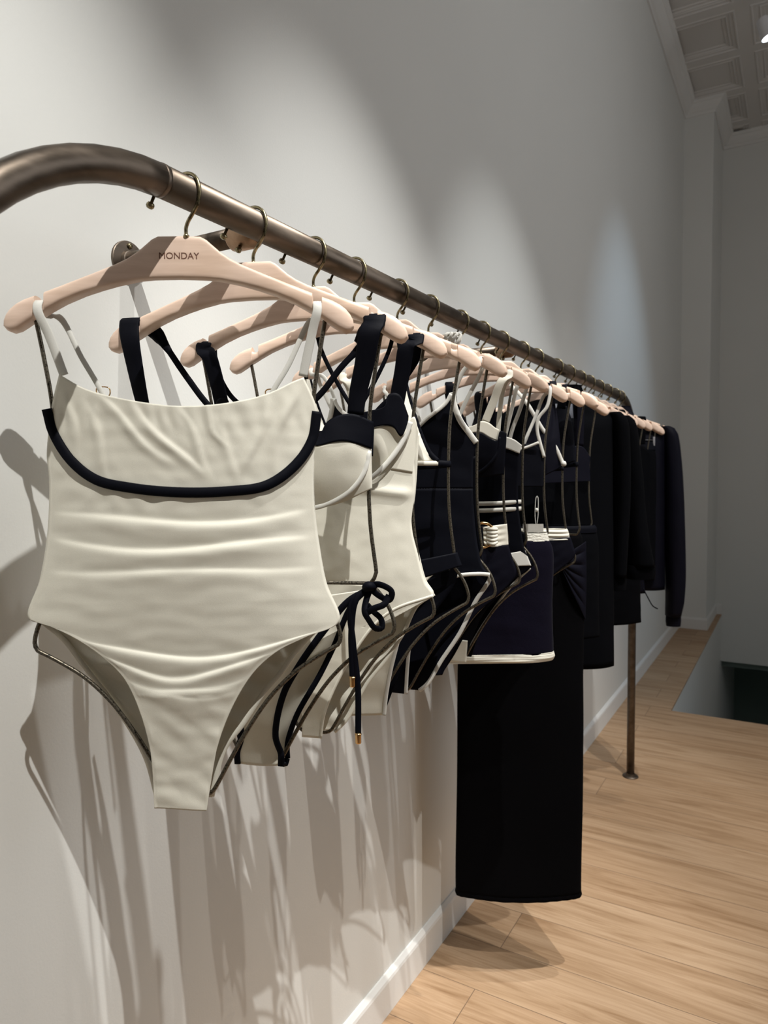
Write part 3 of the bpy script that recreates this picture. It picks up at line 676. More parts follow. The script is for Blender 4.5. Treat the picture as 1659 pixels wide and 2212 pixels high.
_, G0 = piece(g0, 'front_panel', M_cream, D['g0_top'], [D['g0_L'][-1], D['g0_R'][-1]], D['g0_L'], D['g0_R'], front(.024, .0045, ruche), 110, 290, .0014)
hipL = D['g0_L'][:7]; hipR = D['g0_R'][:7]
def bwr(s, t, u, v): return .0022 * nz(u * 1.0 + v, v, 30, 11) + .0014 * math.sin((v + u * .5) * 160) * (1 if v < -.55 else 0)
piece(g0, 'back_panel', M_cream, [(-.150, -.248), (-.09, -.262), (0, -.268), (.09, -.262), (.154, -.248)], [(-.044, -.716), (.0205, -.718)], hipL[1:] + D['g0_bL'][1:-1] + [(-.044, -.716)], hipR[1:] + D['g0_bR'][1:-1] + [(.0205, -.718)], back(.020, .0045, bwr), 60, 120, .0014)
rib(g0, 'underbust_piping', M_navy, on_surf(G0, D['g0_band'], 70, -.0022), .0118, .0042, 120, label='navy piping curved under the bust')
for sd, ft, bk in ((1, 'g0_strapR', 'g0_bstrapR'), (-1, 'g0_strapL', 'g0_bstrapL')):
    f = [(.1578 * sd, -.118)] + D[ft][1:]; bpt = D[bk] + [(D[bk][-1][0] * .86, -.262)]
    st = strap_over(g0, M_white, f, bpt, .0105, .0062, name='strap')
    c = D[bk][-1]; mb = MB(); mb.tube([tuple(p) for p in smooth_path([(c[0] + a, .011 + .001, c[1] + b_) for a, b_ in ((-.007, -.004), (.007, -.004), (.007, .005), (-.007, .005), (-.007, -.004))], 24)], .0008, 6)
    mb.build('strap_slider', M_gold, st)
for sd, e in ((-1, D['g0_bL']), (1, D['g0_bR'])):   # elastic along the back leg openings
    rib(g0, 'leg_elastic', M_cream, [(p[0], .006 + .012 * k / len(e) * (1 - k / len(e)), p[1]) for k, p in enumerate(e)], .0065, .0028, 60)

# ------------------------------------------------------------------ 1: navy banded bikini with side bow
g = garment(1, 'bikini_bra', 'cream underwire bikini top with navy upper band and wide navy halter straps', 'bikini top')
nt_ = [(.010, -.286), (.040, -.285)] + D['g1_navtop']; nb_ = [(.010, -.302), (.045, -.292)] + D['g1_navbot']
cb_ = [(.010, -.352), (.040, -.368)] + D['g1_cupbot']
def cup(D_=.030, seed=0, wr=.0012):
    def f(s, t, u, v, wd): return -(.005 + D_ * (math.sin(PI * min(1, max(0, s))) ** .7) * (.55 + .45 * math.sin(PI * (.25 + .6 * t)))) + wr * nz(u, v, 45, seed)
    return f
for sd in (1, -1):
    m_ = (lambda p: p) if sd == 1 else (lambda p: mir(p))
    yb = lambda s, t, u, v, wd: -(.006 + .026 * (math.sin(PI * min(1, max(0, s))) ** .7) * (.7 + .3 * t)) + .001 * nz(u, v, 40, 2)
    yc = lambda s, t, u, v, wd: -(.005 + .026 * (math.sin(PI * min(1, max(0, s))) ** .7) * (1 - .75 * t * t)) + .0012 * nz(u, v, 35, 3)
    piece(g, 'upper_band', M_navy, m_(nt_), m_(nb_), m_([nt_[0], nb_[0]]), m_([nt_[-1], (.1545, -.275), nb_[-1]]), yb, 40, 12, .002, label='navy upper band')
    _, GC = piece(g, 'cup', M_cream, m_(nb_), m_(cb_), m_([nb_[0], cb_[0]]), m_([nb_[-1], cb_[-1]]), yc, 40, 30, .0016)
    rib(g, 'underwire_casing', M_white, on_surf(GC, m_(D['g1_wire'] + [(.055, -.3655), (.02, -.352)]), 30, -.0012), .0062, .0028, 50)
    fs_ = D['g1_strapR'] if sd == 1 else D['g1_strapL']
    fr = [(fs_[0][0], -.112)] + fs_[1:] + ([] if sd == 1 else [(-.142, -.262)])
    bk_ = D['g1_bR'] if sd == 1 else D['g1_bL']
    strap_over(g, M_navy, fr, bk_ + [(bk_[-1][0] * .3, -.268)], (.021 if sd == 1 else .0155, .030), .0085, th=.003, yf=-.014, name='halter_strap')
    mb = MB(); mb.tube([tuple(p) for p in smooth_path([(bk_[0][0] + a, .012 + c, bk_[0][1] + b_) for a, b_, c in ((.012 * sd, .004, 0), (.0, -.004, .004), (-.012 * sd, -.020, 0))], 10)], [.006, .007, .0075, .008, .008, .008, .0075, .0065, .005, .004, .003], 10)
    mb.build('strap_knot', M_navy, g)
piece(g, 'back_band', M_navy, [(-.155, -.262), (0, -.268), (.155, -.262)], [(-.153, -.300), (0, -.305), (.153, -.300)], [(-.155, -.262), (-.153, -.300)], [(.155, -.262), (.153, -.300)], back(.020), 30, 8, .002)
g = garment(1, 'bikini_bottom', 'cream bikini bottom with navy edging and a navy side bow with gold tips', 'bikini bottom')
tf = D['g1_trimF'][1:]; R_ = [(.150, -.470)] + tf[:5] + [(.0300, -.690), (.0298, -.7060)]
L2 = [(-.150, -.470)] + mir(tf[:5]) + [(-.030, -.690), (-.0298, -.7060)]
_, G1 = piece(g, 'front_panel', M_cream, [(-.150, -.470), (0, -.487), (.150, -.470)], [(-.0298, -.706), (0, -.7075), (.0298, -.706)], L2, R_, front(.020, .0045, lambda s, t, u, v: .0012 * nz(u, v, 24, 9)), 50, 70)
Rb = [(.150, -.468)] + D['g1_trimB'][1:-1] + [(.0325, -.704)]
_, G1b = piece(g, 'back_panel', M_cream, [(-.150, -.462), (0, -.455), (.150, -.462)], [(-.0325, -.704), (.0325, -.704)], mir(Rb), Rb, back(.014, .0045, lambda s, t, u, v: .0016 * math.sin((v - u) * 120) * s), 50, 70)
for sd in (1, -1):
    q = R_ if sd == 1 else L2; rib(g, 'leg_trim', M_navy, on_surf(G1, q, 50, -.001), .0088, .0042, 90, label='navy edging of the front leg')
    q = Rb if sd == 1 else mir(Rb); rib(g, 'leg_trim', M_navy, on_surf(G1b, q, 50, -.001), .0075, .0042, 90, label='navy edging of the back leg')
rib(g, 'crotch_edge', M_navy, [(.0302, -.006, -.706), (.0315, 0, -.709), (.0325, .006, -.704)], .008, .004, 8)
mb = MB()
for pts in ([(.150, -.008, -.466), (.164, -.016, -.463), (.1795, -.020, -.471), (.176, -.018, -.482), (.163, -.014, -.478), (.151, -.010, -.470)],
            [(.151, -.010, -.468), (.1460, -.016, -.484), (.1450, -.022, -.4975), (.150, -.022, -.507), (.1585, -.02, -.5185), (.166, -.018, -.5175), (.165, -.016, -.507), (.156, -.014, -.499), (.147, -.012, -.490)],
            [(.176, -.018, -.476), (.170, -.022, -.487), (.158, -.024, -.492), (.148, -.022, -.498)]):
    mb.ribbon([tuple(p) for p in smooth_path(pts, 40)], .0085, .0026, normal=(.25, 1, .15))
mb.tube([tuple(p) for p in smooth_path([(.143, -.012, -.470), (.150, -.017, -.465), (.158, -.012, -.468)], 8)], [.003, .005, .006, .0065, .0065, .006, .005, .004, .003], 10)
bw = mb.build('side_bow', M_navy, g, label='navy bow on the right hip')
for pts in (D['g1_tailA'], D['g1_tailB']):
    q = y0(pts, -.018); q[0] = (q[0][0], -.012, q[0][2]); rib(g, 'tie_end', M_navy, q, .0080, .0024, 50)
    e = q[-1]; mb = MB(); mb.lathe((e[0], e[1], e[2] - .012), (0, 0, 1), [(.0036, 0), (.0040, .001), (.0040, .010), (.0045, .012), (.004, .0135)], 16); mb.build('gold_tip', M_gold, bw)

# ------------------------------------------------------------------ 2: cream one-piece with navy bust band
g = garment(2, 'one_piece_swimsuit', 'cream underwired one-piece swimsuit with navy straps and upper cups, third along the rail', 'swimsuit')
lg = D['g2_leg'][1:]; R_ = [(.150, -.262)] + D['g2_R'][2:] + lg
def wr2(s, t, u, v):
    y = .0007 * nz(u, v * 1.3, 26, 21) + .0005 * nz(u, v, 60, 5)
    y += .004 * math.exp(-((v + .345 + .12 * (u - .1)) / .006) ** 2)
    return y
_, G2 = piece(g, 'front_panel', M_cream, [(-.150, -.262), (-.09, -.33), (-.02, -.30), (0, -.295), (.02, -.30), (.09, -.33), (.150, -.262)], [(-.0175, -.7125), (.0110, -.7133)], mir(R_)[:-1] + [(-.0175, -.7125)], R_, front(.022, .0045, wr2), 80, 130)
Rb = D['g2_R'][1:] + D['g2_bleg'][1:]
piece(g, 'back_panel', M_cream, [(-.155, -.262), (0, -.290), (.159, -.262)], [(-.0270, -.7100), (.0273, -.7104)], mir(Rb), Rb, back(.018, .0045, bwr), 50, 110)
for sd in (1, -1):
    m_ = (lambda p: p) if sd == 1 else (lambda p: mir(p))
    tp = [(.008, -.300), (.030, -.270), (.060, -.245)] + D['g2_navtop'][:2]; bt = [(.008, -.318), (.040, -.285), (.070, -.266)] + D['g2_navbot'][:2]
    tp2 = [(.008, -.300), (.035, -.262), (.065, -.240), (.0903, -.233), (.1142, -.2262), (.1190, -.2100), (.1332, -.2094), (.1455, -.2395)]
    bt2 = [(.008, -.318), (.040, -.285), (.070, -.266), (.0935, -.2571), (.1119, -.2534), (.1255, -.2557), (.1355, -.2691), (.1445, -.2500)]
    yb = lambda s, t, u, v, wd: -(.006 + .024 * (math.sin(PI * min(1, max(0, s * .93))) ** .7))
    piece(g, 'upper_cup', M_navy, m_(tp2), m_(bt2), m_([tp2[0], bt2[0]]), m_([tp2[-1], bt2[-1]]), yb, 50, 14, .002, label='navy upper cup')
    cb = [(.012, -.328), (.050, -.345), (.0908, -.3289), (.1218, -.299), (.1409, -.2692), (.1490, -.2480)]
    _, GC = piece(g, 'cup', M_cream, m_(bt2), m_(cb), m_([bt2[0], cb[0]]), m_([bt2[-1], cb[-1]]), lambda s, t, u, v, wd: -(.0065 + .022 * (math.sin(PI * min(1, max(0, s * .95))) ** .7) * (1 - .45 * t)) + .003 * math.sin(u * 150 + v * 40) * math.sin(PI * t) , 44, 24)
    rib(g, 'underwire_casing', M_white, [(p[0], -.012 - .014 * math.sin(PI * min(1, max(0, (abs(p[0]) - .01) / .15))), p[1]) for p in m_(cb)], .0075, .0035, 60)
    fs_ = D['g2_strapR'] if sd == 1 else D['g2_strapL']
    strap_over(g, M_navy, [(fs_[0][0], -.115)] + fs_[1:] + [(.127 * sd, -.232)], ([(.1598, -.13)] if sd == 1 else []) + m_([(.155, -.15), (.129, -.199), (.0986, -.2285), (.05, -.29)]), (.022, .024), .0075, th=.0026, yf=-.014, name='strap')
    piece(g, 'side_panel', M_cream, m_([(.1490, -.2425), (.1530, -.2400), (.1590, -.2620)]), m_([(.120, -.3150), (.1500, -.3200)]), m_([(.1490, -.2425), (.1409, -.2692), (.120, -.3150)]), m_([(.1590, -.2620), (.1540, -.2950), (.1500, -.3200)]), lambda s, t, u, v, wd: -(.0058 + .022 * (1 - min(1, abs(u) / frame_w(v)) ** 2.4)), 16, 24, .0012)
for e in (R_[-7:], ):
    rib(g, 'leg_elastic', M_cream, on_surf(G2, e, 30, -.0006), .004, .002, 60)
rib(g, 'leg_elastic', M_cream, [(p[0], .0085, p[1]) for p in D['g2_bleg']], .0055, .0028, 60)

# ------------------------------------------------------------------ 3: triangle bikini
g = garment(3, 'bikini_bra', 'cream triangle bikini top edged with navy halter strings that cross at the neck', 'bikini top')
for sd in (1, -1):
    m_ = (lambda p: p) if sd == 1 else (lambda p: mir(p))
    ap = (.0745, -.168); Rr = [(.0785, -.1700), (.087, -.2074), (.116, -.2849), (.1310, -.3010)]
    Lr = [(.0715, -.1700), (.062, -.205), (.045, -.250), (.018, -.296)]
    _, GC = piece(g, 'cup', M_cream, m_([(.0715, -.170), (.0785, -.170)]), m_([(.018, -.296), (.09, -.3000), (.131, -.301)]), m_(Lr), m_(Rr), lambda s, t, u, v, wd: -(.006 + .024 * math.sin(PI * s) ** .8 * math.sin(PI * min(1, .12 + t * .78)) + .002 * math.sin(s * 26) * max(0, t - .75) * 4 + .0012 * nz(u, v, 50, 7)), 36, 44)
    rib(g, 'cup_edging', M_navy, on_surf(GC, m_(Rr), 30, -.001), .0085, .003, 50, label='navy outer edge')
    rib(g, 'cup_edging', M_navy, on_surf(GC, m_(Lr), 30, -.001), .0065, .003, 50, label='navy inner edge')
    up = m_([(.0780, -.175), (.0735, -.135), (.0695, -.112), (.067, -.098)])
    rib(g, 'halter_string', M_navy, [(up[0][0], -.008, up[0][1]), (up[1][0], -.014, up[1][1]), (up[2][0], -.0135, -.108), (up[3][0], -.0125, -.090), (.0655 * sd, -.006, -.0755), (.064 * sd, .006, -.0755), (.062 * sd, .0125, -.090), (.055 * sd, .014, -.12), (.020 * sd, .014, -.19), (-.035 * sd, .014, -.27), (-.08 * sd, .010, -.302)], .0068, .0024, 90, side=(1, 0, 0), normal=None)
rib(g, 'under_band', M_navy, [(.128, -.006, -.304), (.1480, -.003, -.3055), (.1520, .001, -.3055), (.148, .006, -.306), (.08, .016, -.31), (0, .018, -.312), (-.08, .016, -.31), (-.148, .006, -.306), (-.152, .001, -.3055), (-.148, -.003, -.3055), (-.128, -.006, -.304)], .0105, .0036, 90, side=(0, 0, 1))
rib(g, 'gathered_channel', M_cream, [(.018, -.008, -.300), (.07, -.018, -.303), (.115, -.014, -.304), (.131, -.008, -.304)], .0075, .003, 40, side=(0, 0, 1))
g = garment(3, 'bikini_bottom', 'cream high-leg bikini bottom with a wide navy side band, under the triangle top', 'bikini bottom')
band = [(-.160, -.447), (-.08, -.460), (0, -.466), (.08, -.460), (.1615, -.4465)]; bandb = [(-.166, -.468), (-.08, -.492), (0, -.498), (.08, -.492), (.1690, -.4680)]
_, G3 = piece(g, 'waistband', M_navy, band, bandb, [band[0], bandb[0]], [band[-1], bandb[-1]], front(.016, .005), 50, 10, .002, label='wide navy waistband')
R_ = [(.150, -.474), (.128, -.478)] + D['g3_leg'][1:] + [(.0423, -.7100)]
_, G3 = piece(g, 'front_panel', M_cream, [(-.150, -.474), (0, -.496), (.150, -.474)], [(-.03, -.7115), (.0423, -.7122)], mir(R_)[:-1] + [(-.03, -.7115)], R_, front(.016, .005, lambda s, t, u, v: .0012 * nz(u, v, 30, 31)), 46, 60)
rib(g, 'leg_elastic', M_white, on_surf(G3, R_[4:], 40, -.0012), .0062, .003, 60)
Rb = [(.166, -.468), (.158, -.50), (.125, -.548), (.10, -.585), (.075, -.63), (.055, -.68), (.0445, -.708)]
piece(g, 'back_panel', M_navy, [(-.160, -.447), (0, -.452), (.160, -.447)], [(-.030, -.708), (.0445, -.708)], mir(Rb), Rb, back(.016, .005), 40, 50)

# ------------------------------------------------------------------ 4: black one-piece with white edging
g = garment(4, 'one_piece_swimsuit', 'black halter one-piece swimsuit edged in white, fifth along the rail', 'swimsuit')
R4 = D['g4_R'][:10] + [(.1722, -.4915)]; leg4 = [(.1560, -.4905), (.1235, -.4930), (.0944, -.5010), (.0717, -.5170), (.050, -.550), (.035, -.60), (.026, -.66), (.022, -.7110)]
Rf = R4 + leg4
def wr4(s, t, u, v): return .0016 * nz(u, v * 1.8, 20, 41)
# the front is two halves meeting under the deep V
for sd in (1, -1):
    m_ = (lambda p: p) if sd == 1 else (lambda p: mir(p))
    V_ = [(.1085, -.184), (.0988, -.2002), (.0637, -.2277), (.030, -.262), (.0, -.300)]
    _, GV = piece(g, 'bust_panel', M_navy, m_([(.1085, -.184), (.1120, -.184)]), m_([(0, -.345), (.1433, -.345)]), m_(V_ + [(0, -.345)]), m_(D['g4_R'][:7] + [(.1433, -.345)]), lambda s, t, u, v, wd: -(.0045 + .022 * (1 - min(1, abs(u) / frame_w(v)) ** 2.4)) - wr4(s, t, u, v) * min(1, (1 - abs(2 * s - 1)) * 8), 36, 50)
    rib(g, 'neckline_piping', M_white, on_surf(GV, m_(V_), 30, -.0012), .0068, .003, 50, label='white neckline edging')
    rib(g, 'armhole_piping', M_white, on_surf(GV, m_(D['g4_R'][:5]), 30, -.0014), .0100, .0034, 50, label='white armhole edging')
    f = m_([(.1290, -.113)] + D['g4_strap'][1:])
    strap_over(g, M_white, m_([(.1560, -.12), (.1340, -.140), (.1180, -.165), (.1105, -.186)]), m_([(.151, -.15), (.13, -.19), (.10, -.25), (.06, -.31)]), .0075, .0075, name='strap')
_, G4 = piece(g, 'front_panel', M_navy, [(-.1433, -.344), (0, -.344), (.1433, -.344)], [(-.022, -.711), (.022, -.711)], mir([(.1433, -.344)] + Rf[7:]), [(.1433, -.344)] + Rf[7:], front(.022, .0045, wr4), 60, 90)
Rb = D['g4_R'][5:10] + [(.1700, -.4950)] + D['g4_bleg'][:-1] + [(.040, -.7100)]
_, G4b = piece(g, 'back_panel', M_navy, [(-.146, -.287), (0, -.30), (.146, -.287)], [(-.04, -.71), (.04, -.71)], mir(Rb), Rb, back(.018, .0045), 46, 80)
for sd in (1, -1):
    m_ = (lambda p: p) if sd == 1 else (lambda p: mir(p))
    rib(g, 'leg_piping', M_white, on_surf(G4, m_([(.1722, -.4915)] + leg4), 50, -.001), .0066, .0034, 80, label='white front leg edging')
    rib(g, 'leg_piping', M_white, on_surf(G4b, m_(Rb[5:]), 50, -.001), .0072, .0034, 80, label='white back leg edging')

# ------------------------------------------------------------------ 5: gold ring bikini
g = garment(5, 'bikini_bra', 'black underwire bikini top with cream upper trim and straps, above the gold ring belt', 'bikini top')
for sd in (1, -1):
    m_ = (lambda p: p) if sd == 1 else (lambda p: mir(p))
    tp = [(.010, -.262), (.045, -.245), (.075, -.233)] + D['g5_ttop'][:5]; bt = [(.010, -.272), (.045, -.258), (.075, -.247)] + D['g5_tbot']
    yb = lambda s, t, u, v, wd: -(.006 + .024 * math.sin(PI * min(1, s * .9)) ** .7)
    piece(g, 'upper_trim', M_cream, m_(tp), m_(bt), m_([tp[0], bt[0]]), m_([tp[-1], bt[-1]]), yb, 36, 8, .002, label='cream upper trim')
    btt = bt + [(.1410, -.2380), (.1531, -.2428)]; cb = [(.010, -.322), (.05, -.330), (.0933, -.3262), (.1488, -.3205)]
    _, GC = piece(g, 'cup', M_navy, m_(btt), m_(cb), m_([btt[0], cb[0]]), m_([btt[-1], (.1510, -.28), cb[-1]]), lambda s, t, u, v, wd: -(.005 + .024 * math.sin(PI * min(1, s * .95)) ** .7 * (1 - .7 * t * t)) + .001 * nz(u, v, 40, 51), 36, 28)
    rib(g, 'underwire_casing', M_navy, on_surf(GC, m_([(.1390, -.250), (.134, -.280), (.115, -.305), (.0933, -.318), (.05, -.322)]), 30, -.001), .006, .003, 40)
    st = [(.1573, -.115), (.1430, -.1450), (.1290, -.1800), (.1127, -.2210)]
    strap_over(g, M_cream, m_(st), m_([(.150, -.15), (.142, -.20), (.138, -.25), (.138, -.275)]), .0150, .0090, th=.0026, yf=-.018, name='strap')
piece(g, 'back_band', M_navy, [(-.150, -.262), (0, -.272), (.150, -.262)], [(-.149, -.318), (0, -.318), (.149, -.318)], [(-.150, -.262), (-.149, -.318)], [(.150, -.262), (.149, -.318)], back(.02), 30, 8, .002)
mb = MB()
for k in range(9):
    a = k / 9 * 2 * PI; mb.tube([tuple(p) for p in smooth_path([(.052 + .004 * math.cos(a), .0 + .004 * math.sin(a), -.077), (.052 + .013 * math.cos(a), .012 * math.sin(a), -.066 + .003 * math.sin(3 * a)), (.052 + .016 * math.cos(a + .4), .014 * math.sin(a + .4), -.054), (.052 + .006 * math.cos(a), .006 * math.sin(a), -.053)], 10)], .0032, 7)
mb.build('ruffle_knot', M_white, g, label='white ruffled knot on the hanger arm')
g = garment(5, 'bikini_bottom', 'black ruched bikini bottom with cream belt through a gold ring', 'bikini bottom')
for sd in (1, -1):
    m_ = (lambda p: p) if sd == 1 else (lambda p: mir(p))
    tp = [(.108, -.421), (.1383, -.4165), (.1542, -.4147)]; bt = [(.110, -.452), (.1259, -.4594), (.1568, -.4549)]
    piece(g, 'belt', M_cream, m_(tp), m_(bt), m_([tp[0], bt[0]]), m_([tp[-1], bt[-1]]), lambda s, t, u, v, wd: -.008 - .010 * (1 - s) - .0022 * math.sin(t * 22) * (1 - s), 24, 20, .002)
piece(g, 'belt', M_cream, [(-.100, -.420), (0, -.424), (.1000, -.420)], [(-.100, -.453), (0, -.456), (.100, -.453)], [(-.1, -.42), (-.1, -.453)], [(.1, -.42), (.1, -.453)], lambda s, t, u, v, wd: -.017 - .002 * math.sin(t * 18), 24, 16, .002)
mb = MB(); c = (.1080, -.4350)
mb.tube([(c[0] + .0215 * math.cos(a), -.021 - .003 * math.sin(a), c[1] + .0235 * math.sin(a)) for a in [2 * PI * k / 40 for k in range(40)]], .0026, 10, closed=True)
mb.build('gold_ring', M_gold, g, label='large gold ring on the belt')
mb = MB()
for k in range(5):
    v_ = -.424 - k * .0062; mb.tube([tuple(p) for p in smooth_path([(.117, -.018, v_), (.126, -.0255, v_ - .001 + .002 * (k - 2) * -.4), (.134, -.018, v_)], 10)], .0036, 8)
mb.build('belt_gathers', M_cream, g)
R_ = [(.1568, -.4549), (.1640, -.4790), (.1719, -.5123), (.135, -.553), (.100, -.583), (.070, -.622), (.048, -.668), (.030, -.708)]
def ru(s, t, u, v): return .0045 * abs(math.sin((v + .03 * math.sin(u * 20)) * 120)) * (1 - abs(2 * s - 1)) + .0015 * nz(u, v, 40, 3)
piece(g, 'front_panel', M_satin, [(-.1568, -.4549), (0, -.458), (.1568, -.4549)], [(-.03, -.708), (.03, -.708)], mir(R_), R_, front(.02, .005, ru), 60, 90)
Rb = [(.1568, -.4549), (.166, -.48), (.1715, -.512), (.140, -.558), (.108, -.593), (.078, -.632), (.054, -.675), (.034, -.706)]
piece(g, 'back_panel', M_navy, [(-.1568, -.42), (0, -.42), (.1568, -.42)], [(-.034, -.706), (.034, -.706)], mir([(.1560, -.42)] + Rb), [(.1560, -.42)] + Rb, back(.02, .005), 40, 60)

# ------------------------------------------------------------------ 6: black two-piece with white bands
g = garment(6, 'one_piece_swimsuit', 'black cut-out swimsuit with white top edge, double white waist bands and white hip tabs', 'swimsuit')
R6 = D['g6_R']
tp = [(-.1497, -.2611), (-.1354, -.2496), (-.1141, -.2424), (0, -.245), (.1141, -.2424), (.1354, -.2496), (.1497, -.2611)]
bt = [(-.1450, -.2778), (-.1122, -.2657), (0, -.268), (.1122, -.2657), (.1450, -.2778)]
piece(g, 'top_edge', M_white, tp, bt, [tp[0], bt[0]], [tp[-1], bt[-1]], front(.024, .0055), 50, 8, .0024, label='white folded top edge')
Rf = [(.1452, -.276)] + R6[2:] + [(.128, -.537), (.095, -.573), (.066, -.615), (.046, -.66), (.030, -.708)]
piece(g, 'front_panel', M_navy, [(-.1452, -.276), (-.1122, -.264), (0, -.266), (.1122, -.264), (.1452, -.276)], [(-.03, -.708), (.03, -.708)], mir(Rf), Rf, front(.022, .0045, wr4), 60, 110)
for a, b_ in ((-.3750, -.3750), (-.3888, -.3888)):
    rib(g, 'waist_band', M_white, [(-.1462, .0, a), (-.143, -.006, a), (-.10, -.022, a - .002), (0, -.0285, a - .004), (.10, -.022, a - .002), (.143, -.006, a + .001), (.1462, .0, a + .001)], .0085, .003, 70, side=(0, 0, 1), label='narrow white waist band')
for sd in (1, -1):
    m_ = (lambda p: p) if sd == 1 else (lambda p: mir(p))
    h = D['g6_hip']; piece(g, 'hip_tab', M_white, m_([h[0], h[1]]), m_([h[3], h[2]]), m_([h[0], h[3]]), m_([h[1], h[2]]), lambda s, t, u, v, wd: -.008 - .010 * (1 - s), 12, 12, .002, label='white hip tab')
    strap_over(g, M_white, m_([(.1565, -.12), (.1470, -.1423), (.132, -.190), (.117, -.2440)]), m_([(.152, -.15), (.14, -.19), (.125, -.23), (.115, -.27)]), .0080, .0080, th=.0024, yf=-.016, name='strap')
Rb = R6[3:5] + [(.1700, -.502)] + D['g6_bleg'][:-1] + [(.034, -.706)]
_, G6b = piece(g, 'back_panel', M_navy, [(-.15, -.436), (0, -.436), (.15, -.436)], [(-.034, -.706), (.034, -.706)], mir(Rb), Rb, back(.02, .0045), 40, 60)
rib(g, 'leg_piping', M_white, on_surf(G6b, D['g6_bleg'], 40, -.001), .0052, .003, 60, label='white back leg edging')
piece(g, 'crotch_panel', M_cream, [(-.036, -.665), (.036, -.665)], [(-.032, -.713), (.032, -.713)], [(-.036, -.665), (-.032, -.713)], [(.036, -.665), (.032, -.713)], front(.012, .0085, None, 2.4, .07), 16, 16, .0024, label='cream crotch panel')

# ------------------------------------------------------------------ 7: crop top and knit mini skirt
g = garment(7, 'cropped_camisole', 'black crop top with thin white straps curving round the armhole, above the mini skirt', 'top')
def crop(gg, R, top, mat, v1, sd_=.02, seed=0):
    return piece(gg, 'front_panel', mat, top, [(-R[-1][0], v1), (R[-1][0], v1)], mir(R), R, front(sd_, .0045, lambda s, t, u, v: .002 * nz(u, v, 22, seed)), 44, 30)
crop(g, [(.1462, -.2790), (.1455, -.31), (.1449, -.3460)], [(-.1462, -.279), (-.12, -.2520), (0, -.268), (.12, -.2520), (.1462, -.279)], M_navy, -.346, .022, 71)
piece(g, 'back_panel', M_navy, [(-.146, -.285), (0, -.29), (.146, -.285)], [(-.145, -.346), (.145, -.346)], [(-.146, -.285), (-.145, -.346)], [(.146, -.285), (.145, -.346)], back(.02), 30, 10)
for sd in (1, -1):
    m_ = (lambda p: p) if sd == 1 else (lambda p: mir(p))
    s7 = [(.1580, -.12)] + D['g7_strap'][1:]
    strap_over(g, M_white, m_(s7), m_([(.150, -.142), (.130, -.190), (.110, -.235), (.0948, -.2760)]), .0074, .0074, th=.0026, yf=-.012, name='strap')
    rib(g, 'neckline_piping', M_white, y0(m_([(.060, -.268), (.101, -.2594), (.1310, -.2480)]), -.022), .0058, .003, 20)
def fold_soft(A, n, seed):
    return lambda a, t, u, v: A * (math.sin(a * 2 * PI * n + 2 * nz(a * 3, t * 2, 1.5, seed)) * (.4 + .6 * t) + .6 * nz(a * 8, t * 5, 2, seed))
g = garment(7, 'mini_skirt', 'dark ribbed knit mini skirt with cream crochet waistband and cream hem', 'skirt')
mb = MB(); loft(mb, [(0, 0, -.466, .160, .032), (0, 0, -.50, .1700, .036), (0, 0, -.6074, .1680, .036), (0, 0, -.722, .1715, .038)], fold=fold_soft(.002, 5, 3)); mb.build('skirt_body', M_knit, g)
mb = MB(); loft(mb, [(0, 0, -.450, .1560, .030), (0, 0, -.468, .1600, .033)], fold=lambda a, t, u, v: .0009 * math.sin(a * 2 * PI * 60) * math.sin(t * 18)); mb.build('waistband', M_crochet, g, label='cream crochet waistband')
mb = MB(); loft(mb, [(0, 0, -.719, .1712, .0385), (0, 0, -.730, .1740, .0410), (0, 0, -.7385, .1700, .0385)], fold=fold_soft(.002, 5, 3)); mb.build('hem_band', M_cream, g, label='cream rolled hem')

# ------------------------------------------------------------------ 8: halter bikini
g = garment(8, 'bikini_bra', 'black halter bikini top crossed by one white strap ending in a small knob', 'bikini top')
for sd in (1, -1):
    m_ = (lambda p: p) if sd == 1 else (lambda p: mir(p))
    Rr = [(.128, -.150), (.136, -.20), (.142, -.25), (.146, -.300)]; Lr = [(.100, -.150), (.075, -.205), (.045, -.26), (.01, -.315)]
    piece(g, 'cup', M_satin, m_([Lr[0], Rr[0]]), m_([(.01, -.315), (.08, -.325), (.146, -.300)]), m_(Lr), m_(Rr), lambda s, t, u, v, wd: -(.006 + .022 * math.sin(PI * s) ** .8 * min(1, t * 1.6 + .15)) + .0035 * math.sin(s * 16 + t * 5) * (1 - t), 36, 44)
    rib(g, 'halter_strap', M_navy, m_([(.115, -.010, -.155), (.118, -.014, -.128), (.119, -.0125, -.105), (.119, 0, -.098), (.119, .0125, -.105), (.118, .014, -.128), (.09, .012, -.22)]), .024, .003, 50, side=(1, 0, 0))
rib(g, 'cross_strap', M_white, [(D['g8_x'][0][0], -.011, -.105)] + [(p[0], -.030 + .09 * max(0, p[0] - .06) * (p[0] > .06) * 2 , p[1]) for p in D['g8_x'][1:]], .0092, .0028, 60, label='white strap crossing the front')
mb = MB(); mb.lathe((.1461, -.020, -.2985), (0, 0, 1), [(.003, 0), (.006, .002), (.0065, .006), (.005, .010), (.003, .012)], 14); mb.build('strap_knob', M_white, g)
rib(g, 'under_band', M_navy, [(.146, -.006, -.305), (.152, 0, -.305), (.146, .006, -.305), (0, .02, -.31), (-.146, .006, -.305), (-.152, 0, -.305), (-.146, -.006, -.305)], .009, .003, 60, side=(0, 0, 1))
g = garment(8, 'bikini_bottom', 'black bikini bottom with a gathered cream waistband, beside the price tag', 'bikini bottom')
mb = MB(); loft(mb, [(0, 0, -.448, .1600, .020), (0, 0, -.458, .1640, .022), (0, 0, -.474, .1665, .022)], fold=lambda a, t, u, v: .0016 * math.sin(t * 17 + 3 * math.sin(a * 12))); mb.build('waistband', M_cream, g, label='gathered cream waistband')
